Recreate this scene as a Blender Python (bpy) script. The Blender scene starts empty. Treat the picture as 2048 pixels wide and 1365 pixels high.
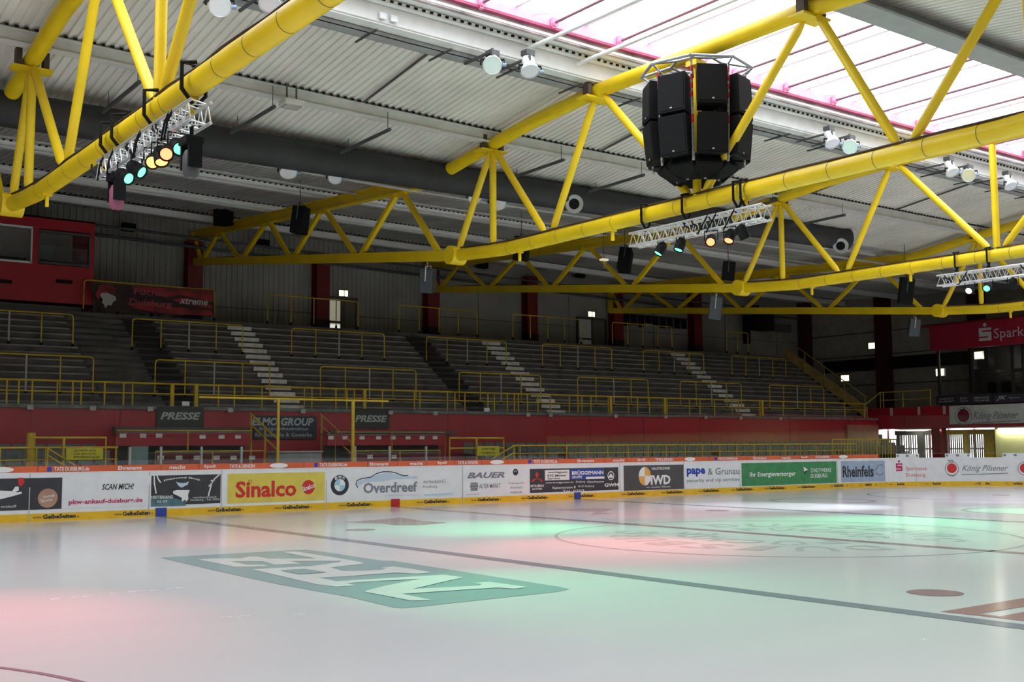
import bpy, bmesh, math, random
from mathutils import Vector, Matrix, geometry
random.seed(7)
SC = bpy.context.scene
COL = SC.collection
PI = math.pi
# ------------------------------------------------------------------ camera
CX, CY, CZ = -18.0066, -15.2511, 1.7894
YAW, PIT, ROL, FPX = 0.63939, 0.09298, -0.00611, 2277.76
_fw = Vector((math.sin(YAW)*math.cos(PIT), math.cos(YAW)*math.cos(PIT), math.sin(PIT)))
_r = Vector((math.cos(YAW), -math.sin(YAW), 0.0)); _u = _r.cross(_fw)
RIGHT = math.cos(ROL)*_r + math.sin(ROL)*_u
UP = -math.sin(ROL)*_r + math.cos(ROL)*_u
CAMPOS = Vector((CX, CY, CZ))
cd = bpy.data.cameras.new('camera'); cam = bpy.data.objects.new('camera', cd); COL.objects.link(cam)
cd.sensor_width = 36.0; cd.sensor_fit = 'HORIZONTAL'; cd.lens = FPX/2048*36.0
cd.clip_start = 0.05; cd.clip_end = 400
M = Matrix((RIGHT, UP, -_fw)).transposed().to_4x4(); M.translation = CAMPOS
cam.matrix_world = M
SC.camera = cam
# ------------------------------------------------------------------ world, exposure, render quality
w = bpy.data.worlds.new('overcast_sky'); SC.world = w; w.use_nodes = True
bg = w.node_tree.nodes['Background']
bg.inputs[0].default_value = (0.95, 0.98, 1.0, 1); bg.inputs[1].default_value = 6.3
SC.view_settings.view_transform = 'Standard'; SC.view_settings.look = 'None'
SC.view_settings.gamma = 1.0; SC.view_settings.use_curve_mapping = False
SC.view_settings.exposure = 0.0
cy = SC.cycles
cy.use_denoising = True; cy.max_bounces = 7; cy.diffuse_bounces = 4; cy.glossy_bounces = 3
cy.transparent_max_bounces = 16; cy.transmission_bounces = 4
cy.sample_clamp_indirect = 6.0; cy.caustics_reflective = False; cy.caustics_refractive = False
# portal: guides sampling of the sky through the roof light
pl = bpy.data.lights.new('roof_light_portal', 'AREA'); pl.shape = 'RECTANGLE'; pl.size = 70; pl.size_y = 5.6
pl.cycles.is_portal = True
po = bpy.data.objects.new('roof_light_portal', pl); po.location = (5, 1.75, 11.75); COL.objects.link(po)
p2_ = bpy.data.lights.new('added_roof_light_portal', 'AREA'); p2_.shape = 'RECTANGLE'; p2_.size = 66; p2_.size_y = 3.2  # portal for the roof opening added over the near stand
p2_.cycles.is_portal = True
po2 = bpy.data.objects.new('added_roof_light_portal', p2_); po2.location = (3, -13.4, 10.95); COL.objects.link(po2)

def proj(p):
    d = Vector(p)-CAMPOS; z = d.dot(_fw)
    return 1024+FPX*d.dot(RIGHT)/z, 682.5-FPX*d.dot(UP)/z
def at(px, py, ax, v):
    """pixel -> world point on the plane ax = v (the survey of the place)"""
    i = 'XYZ'.index(ax); d = _fw + RIGHT*((px-1024)/FPX) + UP*((682.5-py)/FPX)
    return CAMPOS + d*((v-CAMPOS[i])/d[i])
# ------------------------------------------------------------------ materials
MATS = {}
def mat(name, col, rough=.6, metal=0.0, emit=None, es=0.0, noise=0.08, nscale=3.0, spec=.5, coat=0.0):
    if name in MATS: return MATS[name]
    m = bpy.data.materials.new(name); m.use_nodes = True; nt = m.node_tree
    b = nt.nodes['Principled BSDF']
    b.inputs['Base Color'].default_value = (*col, 1); b.inputs['Roughness'].default_value = rough
    b.inputs['Metallic'].default_value = metal; b.inputs['Specular IOR Level'].default_value = spec
    b.inputs['Coat Weight'].default_value = coat
    if noise:
        tc = nt.nodes.new('ShaderNodeTexCoord'); nz = nt.nodes.new('ShaderNodeTexNoise')
        nz.inputs['Scale'].default_value = nscale; nz.inputs['Detail'].default_value = 5
        mp = nt.nodes.new('ShaderNodeMapRange')
        mp.inputs[1].default_value = .3; mp.inputs[2].default_value = .7
        mp.inputs[3].default_value = 1-noise*2; mp.inputs[4].default_value = 1+noise
        mx = nt.nodes.new('ShaderNodeVectorMath'); mx.operation = 'SCALE'
        mx.inputs[0].default_value = col
        nt.links.new(tc.outputs['Object'], nz.inputs['Vector']); nt.links.new(nz.outputs[0], mp.inputs[0])
        nt.links.new(mp.outputs[0], mx.inputs['Scale']); nt.links.new(mx.outputs[0], b.inputs['Base Color'])
    if emit:
        b.inputs['Emission Color'].default_value = (*emit, 1); b.inputs['Emission Strength'].default_value = es
    MATS[name] = m
    return m
YEL = mat('yellow_steel_paint', (.86, .60, .008), .42, noise=.06, nscale=1.2)
YRAIL = mat('yellow_rail_paint', (.60, .40, .02), .45, noise=.15, nscale=2)
GRAIL = mat('grey_rail_metal', (.45, .44, .42), .45)
DECK = mat('cream_roof_sheet', (.80, .775, .72), .55, noise=.07, nscale=.6)
DECKS = mat('grey_roof_sheet', (.60, .59, .56), .6, noise=.12, nscale=.5)
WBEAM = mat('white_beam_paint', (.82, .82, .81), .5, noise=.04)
GBEAM = mat('backlit_beam_grey', (.36, .37, .38), .5, noise=.05)  # near roof light beam, its backlit shade put into the colour
PBEAM = mat('purlin_paint', (.66, .65, .63), .55, noise=.06)
PINK = mat('pink_trim', (.86, .30, .50), .5, noise=.08)
PINKL = mat('pale_pink_panel', (.68, .43, .57), .5, noise=.05)
CONC = mat('upstand_board', (.50, .42, .42), .8, noise=.3, nscale=1.5)
DUCT = mat('dark_duct_fabric', (.030, .031, .034), .7, noise=.15, nscale=1.5)
NOZ = mat('nozzle_grey', (.55, .56, .56), .4)
BLACK = mat('black_cabinet', (.008, .008, .009), .75, noise=.1, spec=.2)
GRILLE = mat('speaker_grille', (.010, .010, .011), .85, noise=.3, nscale=60, spec=.2)
DGREY = mat('dark_grey_metal', (.08, .08, .085), .5)
ALU = mat('aluminium_tube', (.78, .79, .80), .32, metal=.65, noise=.05)
CHAIN = mat('chain_steel', (.6, .6, .62), .35, metal=.7)
REDP = mat('red_wall_panel', (.40, .012, .03), .32, noise=.07, nscale=.8)
REDC = mat('red_column_paint', (.20, .006, .012), .5, noise=.12)
REDCAB = mat('red_cabin_paint', (.40, .004, .018), .45, noise=.05)
REDB = mat('red_board_print', (.55, .02, .03), .4)
TERR = mat('stand_concrete', (.105, .102, .096), .85, noise=.18, nscale=1.6)
TERRD = mat('black_step_tone', (.012, .012, .013), .8, noise=.1)
STEPW = mat('white_step_paint', (.72, .70, .65), .7, noise=.15, nscale=4)
FLOORC = mat('walkway_concrete', (.17, .18, .18), .8, noise=.2)
WALLG = mat('grey_wall_sheet', (.36, .35, .32), .6, noise=.1, nscale=.7)
WALLE = mat('end_wall_panel', (.40, .38, .35), .7, noise=.1)
WHITE = mat('white_board', (.80, .82, .85), .35, noise=.03)
KICK = mat('yellow_kick_plate', (.82, .50, .02), .35, noise=.06)
ORANGE = mat('orange_strip', (.72, .13, .05), .45, noise=.08, nscale=1)
INK = mat('dark_print', (.03, .032, .04), .45, noise=0)
INKG = mat('grey_print', (.22, .23, .27), .45, noise=0)
INKW = mat('white_print', (.85, .85, .85), .45, noise=0)
INKR = mat('red_print', (.62, .03, .03), .45, noise=0)
INKM = mat('magenta_print', (.55, .03, .14), .45, noise=0)
INKB = mat('blue_print', (.02, .06, .42), .45, noise=0)
INKLB = mat('light_blue_print', (.30, .62, .82), .45, noise=0)
INKC = mat('pale_blue_print', (.52, .64, .78), .45, noise=0)
INKO = mat('orange_print', (.80, .42, .10), .45, noise=0)
PAN_DK = mat('charcoal_panel', (.045, .045, .055), .4, noise=.1)
PAN_HW = mat('brown_grey_panel', (.085, .078, .085), .4, noise=.08)
PAN_Y = mat('yellow_panel', (.74, .60, .10), .4, noise=.05)
PAN_G = mat('green_panel', (.05, .27, .10), .4, noise=.1)
PAN_LB = mat('pale_blue_panel', (.36, .46, .62), .4, noise=.08)
PAN_N = mat('navy_panel', (.012, .022, .055), .4, noise=.1)
PAN_B = mat('blue_panel', (.03, .07, .36), .4, noise=.05)
BROWN = mat('copper_disc', (.46, .27, .19), .5, noise=.1)
TEAL = mat('teal_panel', (.10, .22, .26), .5, noise=.3, nscale=3)
SEATG = mat('grey_seat_plastic', (.13, .15, .14), .45)
YWALL = mat('pale_yellow_wall', (.82, .82, .38), .7, noise=.04)
YGATE = mat('yellow_gate_paint', (.90, .72, .02), .45)
GLASSY = mat('cabin_window_glass', (.03, .035, .035), .08, spec=.8, noise=0)
SIGNL = mat('lit_exit_sign', (.9, .85, .6), .5, emit=(1, .86, .48), es=2.4, noise=0)
WLAMP = mat('lit_white_lamp', (.9, .9, .9), .5, emit=(1, .95, .85), es=2.6, noise=0)
PMETAL = mat('polished_reflector', (.75, .80, .80), .18, metal=.7, noise=0)
ENAMEL = mat('white_enamel', (.80, .82, .84), .3, noise=.04)
BLUEP = mat('blue_plastic', (.22, .32, .45), .4)
REDCH = mat('red_chain', (.55, .02, .04), .4)
LENS = {k: mat('lit_%s_lens' % k, (.02, .02, .02), .3, emit=c, es=s, noise=0) for k, c, s in
        (('green', (.12, 1, .40), 3.2), ('red', (1, .13, .05), 6), ('amber', (1, .33, .05), 7), ('white', (.85, .85, 1), 6), ('off', (.3, .3, .35), 0.05))}
CURT = mat('beige_strip_curtain', (.40, .34, .22), .6)
STAIRP = mat('yellow_stair_cladding', (.46, .32, .11), .6, noise=.15)

def glass_mat(name, tint=(.97, .98, .975), gloss=1.0, rough=.01):
    m = bpy.data.materials.new(name); m.use_nodes = True; nt = m.node_tree; nt.nodes.clear()
    o = nt.nodes.new('ShaderNodeOutputMaterial'); t = nt.nodes.new('ShaderNodeBsdfTransparent')
    g = nt.nodes.new('ShaderNodeBsdfGlossy'); mx = nt.nodes.new('ShaderNodeMixShader')
    lw = nt.nodes.new('ShaderNodeLayerWeight'); lw.inputs[0].default_value = .5          # Schlick reflectance, same from both sides
    pw = nt.nodes.new('ShaderNodeMath'); pw.operation = 'POWER'; pw.inputs[1].default_value = 5
    fr = nt.nodes.new('ShaderNodeMath'); fr.operation = 'MULTIPLY_ADD'; fr.inputs[1].default_value = .9; fr.inputs[2].default_value = .035
    nt.links.new(lw.outputs['Facing'], pw.inputs[0]); nt.links.new(pw.outputs[0], fr.inputs[0])
    t.inputs[0].default_value = (*tint, 1); g.inputs['Roughness'].default_value = rough
    g.inputs['Color'].default_value = (gloss, gloss, gloss, 1)
    nt.links.new(fr.outputs[0], mx.inputs[0]); nt.links.new(t.outputs[0], mx.inputs[1]); nt.links.new(g.outputs[0], mx.inputs[2])
    nt.links.new(mx.outputs[0], o.inputs[0]); return m
GLASS = glass_mat('clear_screen_glass')
GLAZ = glass_mat('roof_glazing', (.93, .94, .95))

def ice_mat(name, col, rough=.16, streak=True):
    m = bpy.data.materials.new(name); m.use_nodes = True; nt = m.node_tree; b = nt.nodes['Principled BSDF']
    b.inputs['Roughness'].default_value = rough; b.inputs['IOR'].default_value = 1.31
    tc = nt.nodes.new('ShaderNodeTexCoord')
    mp = nt.nodes.new('ShaderNodeMapping'); mp.inputs['Scale'].default_value = (.06, .5, 1); mp.inputs['Rotation'].default_value = (0, 0, .15)
    nz = nt.nodes.new('ShaderNodeTexNoise'); nz.inputs['Scale'].default_value = 1.6; nz.inputs['Detail'].default_value = 6
    r = nt.nodes.new('ShaderNodeMapRange'); r.inputs[1].default_value = .3; r.inputs[2].default_value = .7
    r.inputs[3].default_value = .955; r.inputs[4].default_value = 1.0
    sc = nt.nodes.new('ShaderNodeVectorMath'); sc.operation = 'SCALE'; sc.inputs[0].default_value = col
    L = nt.links.new
    L(tc.outputs['Object'], mp.inputs[0]); L(mp.outputs[0], nz.inputs['Vector']); L(nz.outputs[0], r.inputs[0])
    L(r.outputs[0], sc.inputs['Scale']); L(sc.outputs[0], b.inputs['Base Color'])
    if streak:
        bp = nt.nodes.new('ShaderNodeBump'); bp.inputs['Strength'].default_value = .02; bp.inputs['Distance'].default_value = .02
        n2 = nt.nodes.new('ShaderNodeTexNoise'); n2.inputs['Scale'].default_value = 5; n2.inputs['Detail'].default_value = 4
        L(tc.outputs['Object'], n2.inputs['Vector']); L(n2.outputs[0], bp.inputs['Height']); L(bp.outputs[0], b.inputs['Normal'])
    return m
ICE = ice_mat('ice', (.745, .745, .775))
ICE_BLUE = ice_mat('ice_blue_line', (.30, .33, .38)); ICE_RED = ice_mat('ice_red_line', (.42, .25, .30))
ICE_FINE = ice_mat('ice_fine_line', (.56, .50, .53)); ICE_DOT = ice_mat('ice_red_dot', (.42, .27, .29))
ICE_TEAL = ice_mat('ice_teal_paint', (.36, .50, .52)); ICE_WHITE = ice_mat('ice_white_paint', (.80, .83, .84))
ICE_TXT = ice_mat('ice_grey_text', (.58, .60, .62)); ICE_LOGO = ice_mat('ice_red_logo', (.46, .28, .27))
ICE_SNOW = ice_mat('ice_scratches', (.90, .90, .91), .6)

# ------------------------------------------------------------------ mesh helpers
class MB:
    def __init__(s): s.v = []; s.f = []
    def add(s, vs, fs):
        o = len(s.v); s.v += [tuple(v) for v in vs]; s.f += [tuple(i+o for i in f) for f in fs]; return s
    def box(s, c, d, R=None):
        c = Vector(c); vs = []
        for x in (-.5, .5):
            for y in (-.5, .5):
                for z in (-.5, .5):
                    v = Vector((x*d[0], y*d[1], z*d[2])); v = R @ v if R else v; vs.append(c+v)
        return s.add(vs, [(0,1,3,2),(4,6,7,5),(0,4,5,1),(2,3,7,6),(0,2,6,4),(1,5,7,3)])
    def bx(s, x0, x1, y0, y1, z0, z1): return s.box(((x0+x1)/2,(y0+y1)/2,(z0+z1)/2), (abs(x1-x0),abs(y1-y0),abs(z1-z0)))
    def frame(s, a, b):
        d = (Vector(b)-Vector(a)); L = d.length; d = d.normalized()
        up = Vector((0,0,1)) if abs(d.z) < .95 else Vector((1,0,0))
        x = d.cross(up).normalized(); y = x.cross(d).normalized()
        return d, x, y, L
    def beam(s, a, b, w, h):
        d, x, y, L = s.frame(a, b); a = Vector(a); b = Vector(b)
        vs = [p + x*sx*w/2 + y*sy*h/2 for p in (a, b) for sx, sy in ((-1,-1),(1,-1),(1,1),(-1,1))]
        return s.add(vs, [(3,2,1,0),(4,5,6,7),(0,1,5,4),(1,2,6,5),(2,3,7,6),(3,0,4,7)])
    def tube(s, pts, r, n=12, cap=True):
        pts = [Vector(p) for p in pts]; rings = []; o = len(s.v)
        rr = r if isinstance(r, (list, tuple)) else [r]*len(pts)
        px = None
        for i, p in enumerate(pts):
            a = pts[max(0, i-1)]; b = pts[min(len(pts)-1, i+1)]
            d, x, y, _ = s.frame(a, b)
            if px is not None:
                x = (px - d*px.dot(d)).normalized(); y = x.cross(d)
            px = x
            s.v += [tuple(p + (x*math.cos(t*2*PI/n) + y*math.sin(t*2*PI/n))*rr[i]) for t in range(n)]
        for i in range(len(pts)-1):
            for t in range(n):
                q = (t+1) % n; s.f.append((o+i*n+t, o+(i+1)*n+t, o+(i+1)*n+q, o+i*n+q))
        if cap:
            s.f.append(tuple(o+t for t in range(n))); e = o+(len(pts)-1)*n; s.f.append(tuple(e+t for t in reversed(range(n))))
        return s
    def lathe(s, prof, c, axis, n=20, cap=True):
        axis = Vector(axis).normalized(); c = Vector(c)
        up = Vector((0,0,1)) if abs(axis.z) < .95 else Vector((1,0,0))
        x = axis.cross(up).normalized(); y = x.cross(axis); o = len(s.v)
        for r, h in prof: s.v += [tuple(c+axis*h+(x*math.cos(t*2*PI/n)+y*math.sin(t*2*PI/n))*r) for t in range(n)]
        for i in range(len(prof)-1):
            for t in range(n):
                q = (t+1) % n; s.f.append((o+i*n+t, o+i*n+q, o+(i+1)*n+q, o+(i+1)*n+t))
        if cap: s.f.append(tuple(o+t for t in reversed(range(n)))); e = o+(len(prof)-1)*n; s.f.append(tuple(e+t for t in range(n)))
        return s
    def build(s, name, m, parent=None, smooth=False, bevel=0):
        me = bpy.data.meshes.new(name); me.from_pydata(s.v, [], s.f); me.materials.append(m); me.validate()
        bm = bmesh.new(); bm.from_mesh(me); bmesh.ops.recalc_face_normals(bm, faces=bm.faces); bm.to_mesh(me); bm.free()
        if smooth:
            for p in me.polygons: p.use_smooth = True
            try: me.set_sharp_from_angle(angle=.7)
            except Exception: pass
        me.update()
        o = bpy.data.objects.new(name, me); COL.objects.link(o)
        if parent: o.parent = parent
        if bevel:
            bv = o.modifiers.new('bevel', 'BEVEL'); bv.width = bevel; bv.segments = 2; bv.limit_method = 'ANGLE'
        return o
def tag(o, label=None, cat=None, group=None, kind=None):
    if label: o['label'] = label
    if cat: o['category'] = cat
    if group: o['group'] = group
    if kind: o['kind'] = kind
    return o
def thing(name, label, cat, loc=(0,0,0), group=None, rz=0):
    o = bpy.data.objects.new(name, None); o.location = loc; o.rotation_euler = (0,0,rz); COL.objects.link(o)
    o.empty_display_size = .1
    return tag(o, label, cat, group)
def struct(name, mb, m, parent=None, smooth=False):
    o = mb.build(name, m, parent, smooth); o['kind'] = 'structure'; return o
def copy_tree(o, parent=None):
    c = o.copy(); COL.objects.link(c)
    if parent: c.parent = parent; c.matrix_parent_inverse = o.matrix_parent_inverse.copy()
    for ch in list(o.children): copy_tree(ch, c)
    return c
def interp(x, xs, ys):
    if x <= xs[0]: return ys[0] + (x-xs[0])*(ys[1]-ys[0])/(xs[1]-xs[0])
    for i in range(len(xs)-1):
        if x <= xs[i+1]: return ys[i]+(x-xs[i])/(xs[i+1]-xs[i])*(ys[i+1]-ys[i])
    return ys[-1]
def rz(X, Y):
    """the roof is not level along the hall: it falls slightly towards the far end"""
    Ym = abs(Y-2.1)+2.1; t = min(1, max(0, (Ym-10)/22))
    X = max(-20, min(30, X))
    return (1-t)*interp(X, [-12, 0, 12, 30], [.2, 0, 0, 0]) - t*.022*X

# ------------------------------------------------------------------ surfaces for print
class SurfY:                       # faces -Y, u = X
    def __init__(s, Y): s.Y = Y
    def inv(s, px, py): p = at(px, py, 'Y', s.Y); return p.x, p.z
    def pt(s, u, v, off=0): return Vector((u, s.Y-off, v))
class SurfX:                       # faces -X, u = -Y
    def __init__(s, X): s.X = X
    def inv(s, px, py): p = at(px, py, 'X', s.X); return -p.y, p.z
    def pt(s, u, v, off=0): return Vector((s.X-off, -u, v))
class SurfZ:
    def __init__(s, Z=0): s.Z = Z
    def inv(s, px, py): p = at(px, py, 'Z', s.Z); return p.x, p.y
    def pt(s, u, v, off=0): return Vector((u, v, s.Z+off))
R0 = 8.5
def board_pt(s, off=0):
    """s = distance along the far boards: s = X on the straight, then the corner arc and the far end; off > 0 is towards the ice"""
    if s <= 21.5: return s, 15-off
    q = (s-21.5)/R0
    if q <= PI/2: return 21.5+(R0-off)*math.sin(q), 6.5+(R0-off)*math.cos(q)
    return 30-off, 6.5-(s-21.5-R0*PI/2)
class SurfB:
    def __init__(s, off=0):
        s.o = off; s.tab = []
        for i in range(0, 1000):
            q = -14+i*.05; x, y = board_pt(q); X0, Y0 = proj((x, y, 0)); X1, Y1 = proj((x, y, 1.2)); s.tab.append((X0, q, Y0, Y1))
            if X0 > 2300 or (i > 10 and X0 < s.tab[-2][0]): break
    def inv(s, px, py):
        t = s.tab
        for i in range(len(t)-1):
            if t[i][0] <= px <= t[i+1][0]:
                k = (px-t[i][0])/(t[i+1][0]-t[i][0])
                y0 = t[i][2]+k*(t[i+1][2]-t[i][2]); y1 = t[i][3]+k*(t[i+1][3]-t[i][3])
                return t[i][1]+k*.05, 1.2*(py-y0)/(y1-y0)
        return (t[0][1], .6) if px < t[0][0] else (t[-1][1], .6)
    def pt(s, u, v, off=0):
        x, y = board_pt(u, s.o+off); return Vector((x, y, v))
def sheet(S, u0, u1, v0, v1, off, th, seg=None):
    mb = MB(); n = seg or (max(1, int(abs(u1-u0)/.4)) if isinstance(S, SurfB) else 1)
    for i in range(n):
        a = u0+(u1-u0)*i/n; b = u0+(u1-u0)*(i+1)/n
        vs = [S.pt(a,v0,off),S.pt(b,v0,off),S.pt(b,v1,off),S.pt(a,v1,off),S.pt(a,v0,off-th),S.pt(b,v0,off-th),S.pt(b,v1,off-th),S.pt(a,v1,off-th)]
        fs = [(0,1,2,3),(7,6,5,4),(0,4,5,1),(3,2,6,7)]
        if i == 0: fs.append((0,3,7,4))
        if i == n-1: fs.append((1,5,6,2))
        mb.add(vs, fs)
    return mb
def poly(S, pts, off):
    """flat print: a closed outline of (u, v) points"""
    vs = [S.pt(u, v, off) for u, v in pts]
    tris = geometry.tessellate_polygon([[Vector((u, v, 0)) for u, v in pts]])
    return MB().add(vs, [tuple(t) for t in tris])
def ppoly(S, pix, off): return poly(S, [S.inv(*p) for p in pix], off)
def disc(S, cu, cv, r, off, r2=None, a0=0, a1=2*PI, n=32):
    rv = r2 or r
    pts = [(cu+r*math.cos(a0+(a1-a0)*i/n), cv+rv*math.sin(a0+(a1-a0)*i/n)) for i in range(n if a1-a0 > 6.2 else n+1)]
    if a1-a0 < 6.2: pts.append((cu, cv))
    return poly(S, pts, off)
def ring(S, cu, cv, r0, r1, off, a0=0, a1=2*PI, n=48):
    mb = MB(); vs = []; fs = []
    for i in range(n+1):
        a = a0+(a1-a0)*i/n
        vs += [S.pt(cu+r0*math.cos(a), cv+r0*math.sin(a), off), S.pt(cu+r1*math.cos(a), cv+r1*math.sin(a), off)]
    for i in range(n): fs.append((2*i, 2*i+1, 2*i+3, 2*i+2))
    return mb.add(vs, fs)
def stroke(S, pix, wd, off):
    """a brushed line through pixel points"""
    P = [Vector((*S.inv(*p), 0)) for p in pix]; vs = []
    for i, p in enumerate(P):
        d = (P[min(i+1, len(P)-1)]-P[max(0, i-1)]).normalized(); n = Vector((-d.y, d.x, 0))*wd/2
        vs += [S.pt(p.x+n.x, p.y+n.y, off), S.pt(p.x-n.x, p.y-n.y, off)]
    return MB().add(vs, [(2*i, 2*i+1, 2*i+3, 2*i+2) for i in range(len(P)-1)])
TC = {}
def glyphs(text, bold, shear):
    k = (text, bold, shear)
    if k not in TC:
        c = bpy.data.curves.new('t', 'FONT'); c.body = text; c.size = 1; c.shear = shear; c.offset = bold; c.resolution_u = 2
        c.fill_mode = 'FRONT'
        o = bpy.data.objects.new('t', c); COL.objects.link(o); bpy.context.view_layer.update()
        me = bpy.data.meshes.new_from_object(o)
        vs = [(v.co.x, v.co.y) for v in me.vertices]; fs = [tuple(p.vertices) for p in me.polygons]
        bpy.data.objects.remove(o); bpy.data.curves.remove(c); bpy.data.meshes.remove(me)
        TC[k] = (vs, fs)
    return TC[k]
def lettering(S, text, box, m, parent, off=.012, bold=.01, shear=0, rot=0, arc=0, name='lettering'):
    """text fitted to a box in surface coordinates (u0, v0, u1, v1)"""
    vs, fs = glyphs(text, bold, shear)
    x0 = min(v[0] for v in vs); x1 = max(v[0] for v in vs); y0 = min(v[1] for v in vs); y1 = max(v[1] for v in vs)
    u0, v0, u1, v1 = box; out = []
    for x, y in vs:
        a = (x-x0)/(x1-x0); b = (y-y0)/(y1-y0)
        if arc: b = b*(1-abs(arc)) + (arc*(1-(2*a-1)**2) if arc > 0 else -arc*(2*a-1)**2)
        u = u0+a*(u1-u0); v = v0+b*(v1-v0)
        if rot:
            cu, cv = (u0+u1)/2, (v0+v1)/2; du, dv = u-cu, v-cv
            u = cu+du*math.cos(rot)-dv*math.sin(rot); v = cv+du*math.sin(rot)+dv*math.cos(rot)
        out.append(S.pt(u, v, off))
    return MB().add(out, fs).build(name, m, parent)
def ptext(S, text, pb, m, parent, **k):
    """box given by its pixel left, top, right, bottom on the photograph, mapped to the surface"""
    l, t, r, b = pb; u0, _ = S.inv(l, (t+b)/2); u1, _ = S.inv(r, (t+b)/2); xm = (l+r)/2
    _, v1 = S.inv(xm, t); _, v0 = S.inv(xm, b)
    return lettering(S, text, (u0, v0, u1, v1), m, parent, **k)
# ================================================================== ICE AND FLOOR
ice = MB(); pts = []
for cx, cy_, a0 in ((21.5, 6.5, 0), (-21.5, 6.5, PI/2), (-21.5, -6.5, PI), (21.5, -6.5, 1.5*PI)):
    pts += [(cx+R0*math.cos(a0+PI/2*i/16), cy_+R0*math.sin(a0+PI/2*i/16), 0) for i in range(17)]
ice.add(pts, [tuple(range(len(pts)))])
ICEO = struct('floor_ice', ice, ICE)
SZ = SurfZ(0)
def mark(mb, m, name, z=None):
    o = mb.build(name, m, ICEO); o['kind'] = 'structure'
    bm = bmesh.new(); bm.from_mesh(o.data); bm.normal_update()
    bmesh.ops.reverse_faces(bm, faces=[f for f in bm.faces if f.normal.z < 0]); bm.to_mesh(o.data); bm.free(); return o
for x, m, n in ((-7.2, ICE_BLUE, 'blue_line'), (0, ICE_RED, 'red_line'), (7.2, ICE_BLUE, 'blue_line')):
    mark(poly(SZ, [(x-.15, -14.95), (x+.15, -14.95), (x+.15, 14.95), (x-.15, 14.95)], .003), m, n)
for x in (-26, 26): mark(poly(SZ, [(x-.03, -13), (x+.03, -13), (x+.03, 13), (x-.03, 13)], .003), ICE_RED, 'goal_line')
mark(ring(SZ, 0, 0, 4.46, 4.53, .003, n=96), ICE_FINE, 'centre_circle')
for cx, cy_ in ((-19.7, -7), (-20, 7), (20, 7), (20, -7)):
    mark(ring(SZ, cx, cy_, 4.46, 4.52, .003, n=72), ICE_RED, 'face_off_circle'); mark(disc(SZ, cx, cy_, .3, .003), ICE_DOT, 'face_off_spot')
for cx, cy_ in ((-5.55, -7.05), (-5.6, 7.05), (5.6, 7), (5.6, -7)):
    mark(disc(SZ, cx, cy_, .33, .003), ICE_DOT, 'face_off_spot')
mark(disc(SZ, 0, 0, .15, .004), ICE_BLUE, 'face_off_spot')
# teal logo with three white letters near the first blue line
A_ = lambda l: [(320+x/4.6545, 1090+y/4.6545) for x, y in l]
B_ = lambda l: [(700+x/4.551, 1090+y/4.551) for x, y in l]
mark(ppoly(SZ, A_([(0,122),(300,105),(1180,55),(1350,48),(1480,62),(2048,148)])+B_([(400,150),(1900,385),(2000,408),(1880,432),(560,575),(480,580),(400,575),(0,480)])+A_([(1700,478),(1100,370),(500,240)]), .003), ICE_TEAL, 'ice_logo_ground')
q_n = []
for q in (A_([(355,140),(490,131),(760,131),(830,113),(905,113),(1010,133),(1130,188),(1060,186),(960,157),(650,158),(810,190),(960,190),(1000,200),(840,208),(700,210)]),
          A_([(1010,133),(1450,133),(1135,72),(1260,67),(1560,112),(1900,172),(1870,184),(1590,217),(1700,250),(2048,247),(2048,272),(1780,298),(1480,312),(1640,345),(2048,325),(2048,345),(1740,365),(1820,385),(1640,395),(1460,375),(860,235),(1060,222),(1250,213),(1400,205),(1660,170),(1690,155),(1215,157),(1310,180),(1130,188)]),
          B_([(0,250),(280,235),(330,225),(275,218),(390,203),(560,225),(750,258),(610,270),(420,260),(0,290)]),
          B_([(0,332),(850,280),(1035,303),(570,410),(1170,380),(1200,368),(1125,355),(1270,345),(1620,392),(1500,408),(1330,398),(480,455),(745,512),(560,518),(120,433),(300,385),(640,318),(0,350)])):
    zq = .005+.0015*len(q_n); q_n.append(1); mark(ppoly(SZ, q, zq), ICE_WHITE, 'ice_logo_letter')
mark(ppoly(SZ, A_([(1115,245),(1340,232),(1560,265),(1290,283)]), .013), ICE_TEAL, 'ice_logo_ground')
# red logo at the right edge
C_ = lambda l: [(1750+x/6.872, 1150+y/6.872) for x, y in l]
mark(ppoly(SZ, C_([(890,512),(1200,465),(2048,325),(2400,270),(2400,380),(2048,445),(1440,540),(1720,578),(2048,515),(2400,450),(2400,660),(2048,640),(1400,565)]), .003), ICE_LOGO, 'ice_logo_band')
# far logos, seen edge on
mark(ppoly(SZ, [(690,1045),(760,1040),(800,1036),(850,1043),(895,1046),(840,1051),(790,1051),(760,1047)], .003), ICE_LOGO, 'ice_logo_band')
mark(ppoly(SZ, [(1100,1020),(1190,1017),(1228,1019),(1200,1026),(1228,1028),(1180,1031),(1190,1024)], .003), ICE_FINE, 'ice_logo_band')
mark(ring(SZ, 12.2, 8.6, 1.5, 1.7, .003), ICE_FINE, 'ice_logo_ring')
mark(ring(SZ, 11.5, 1.2, 1.6, 1.75, .003), ICE_FINE, 'ice_logo_ring')
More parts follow.
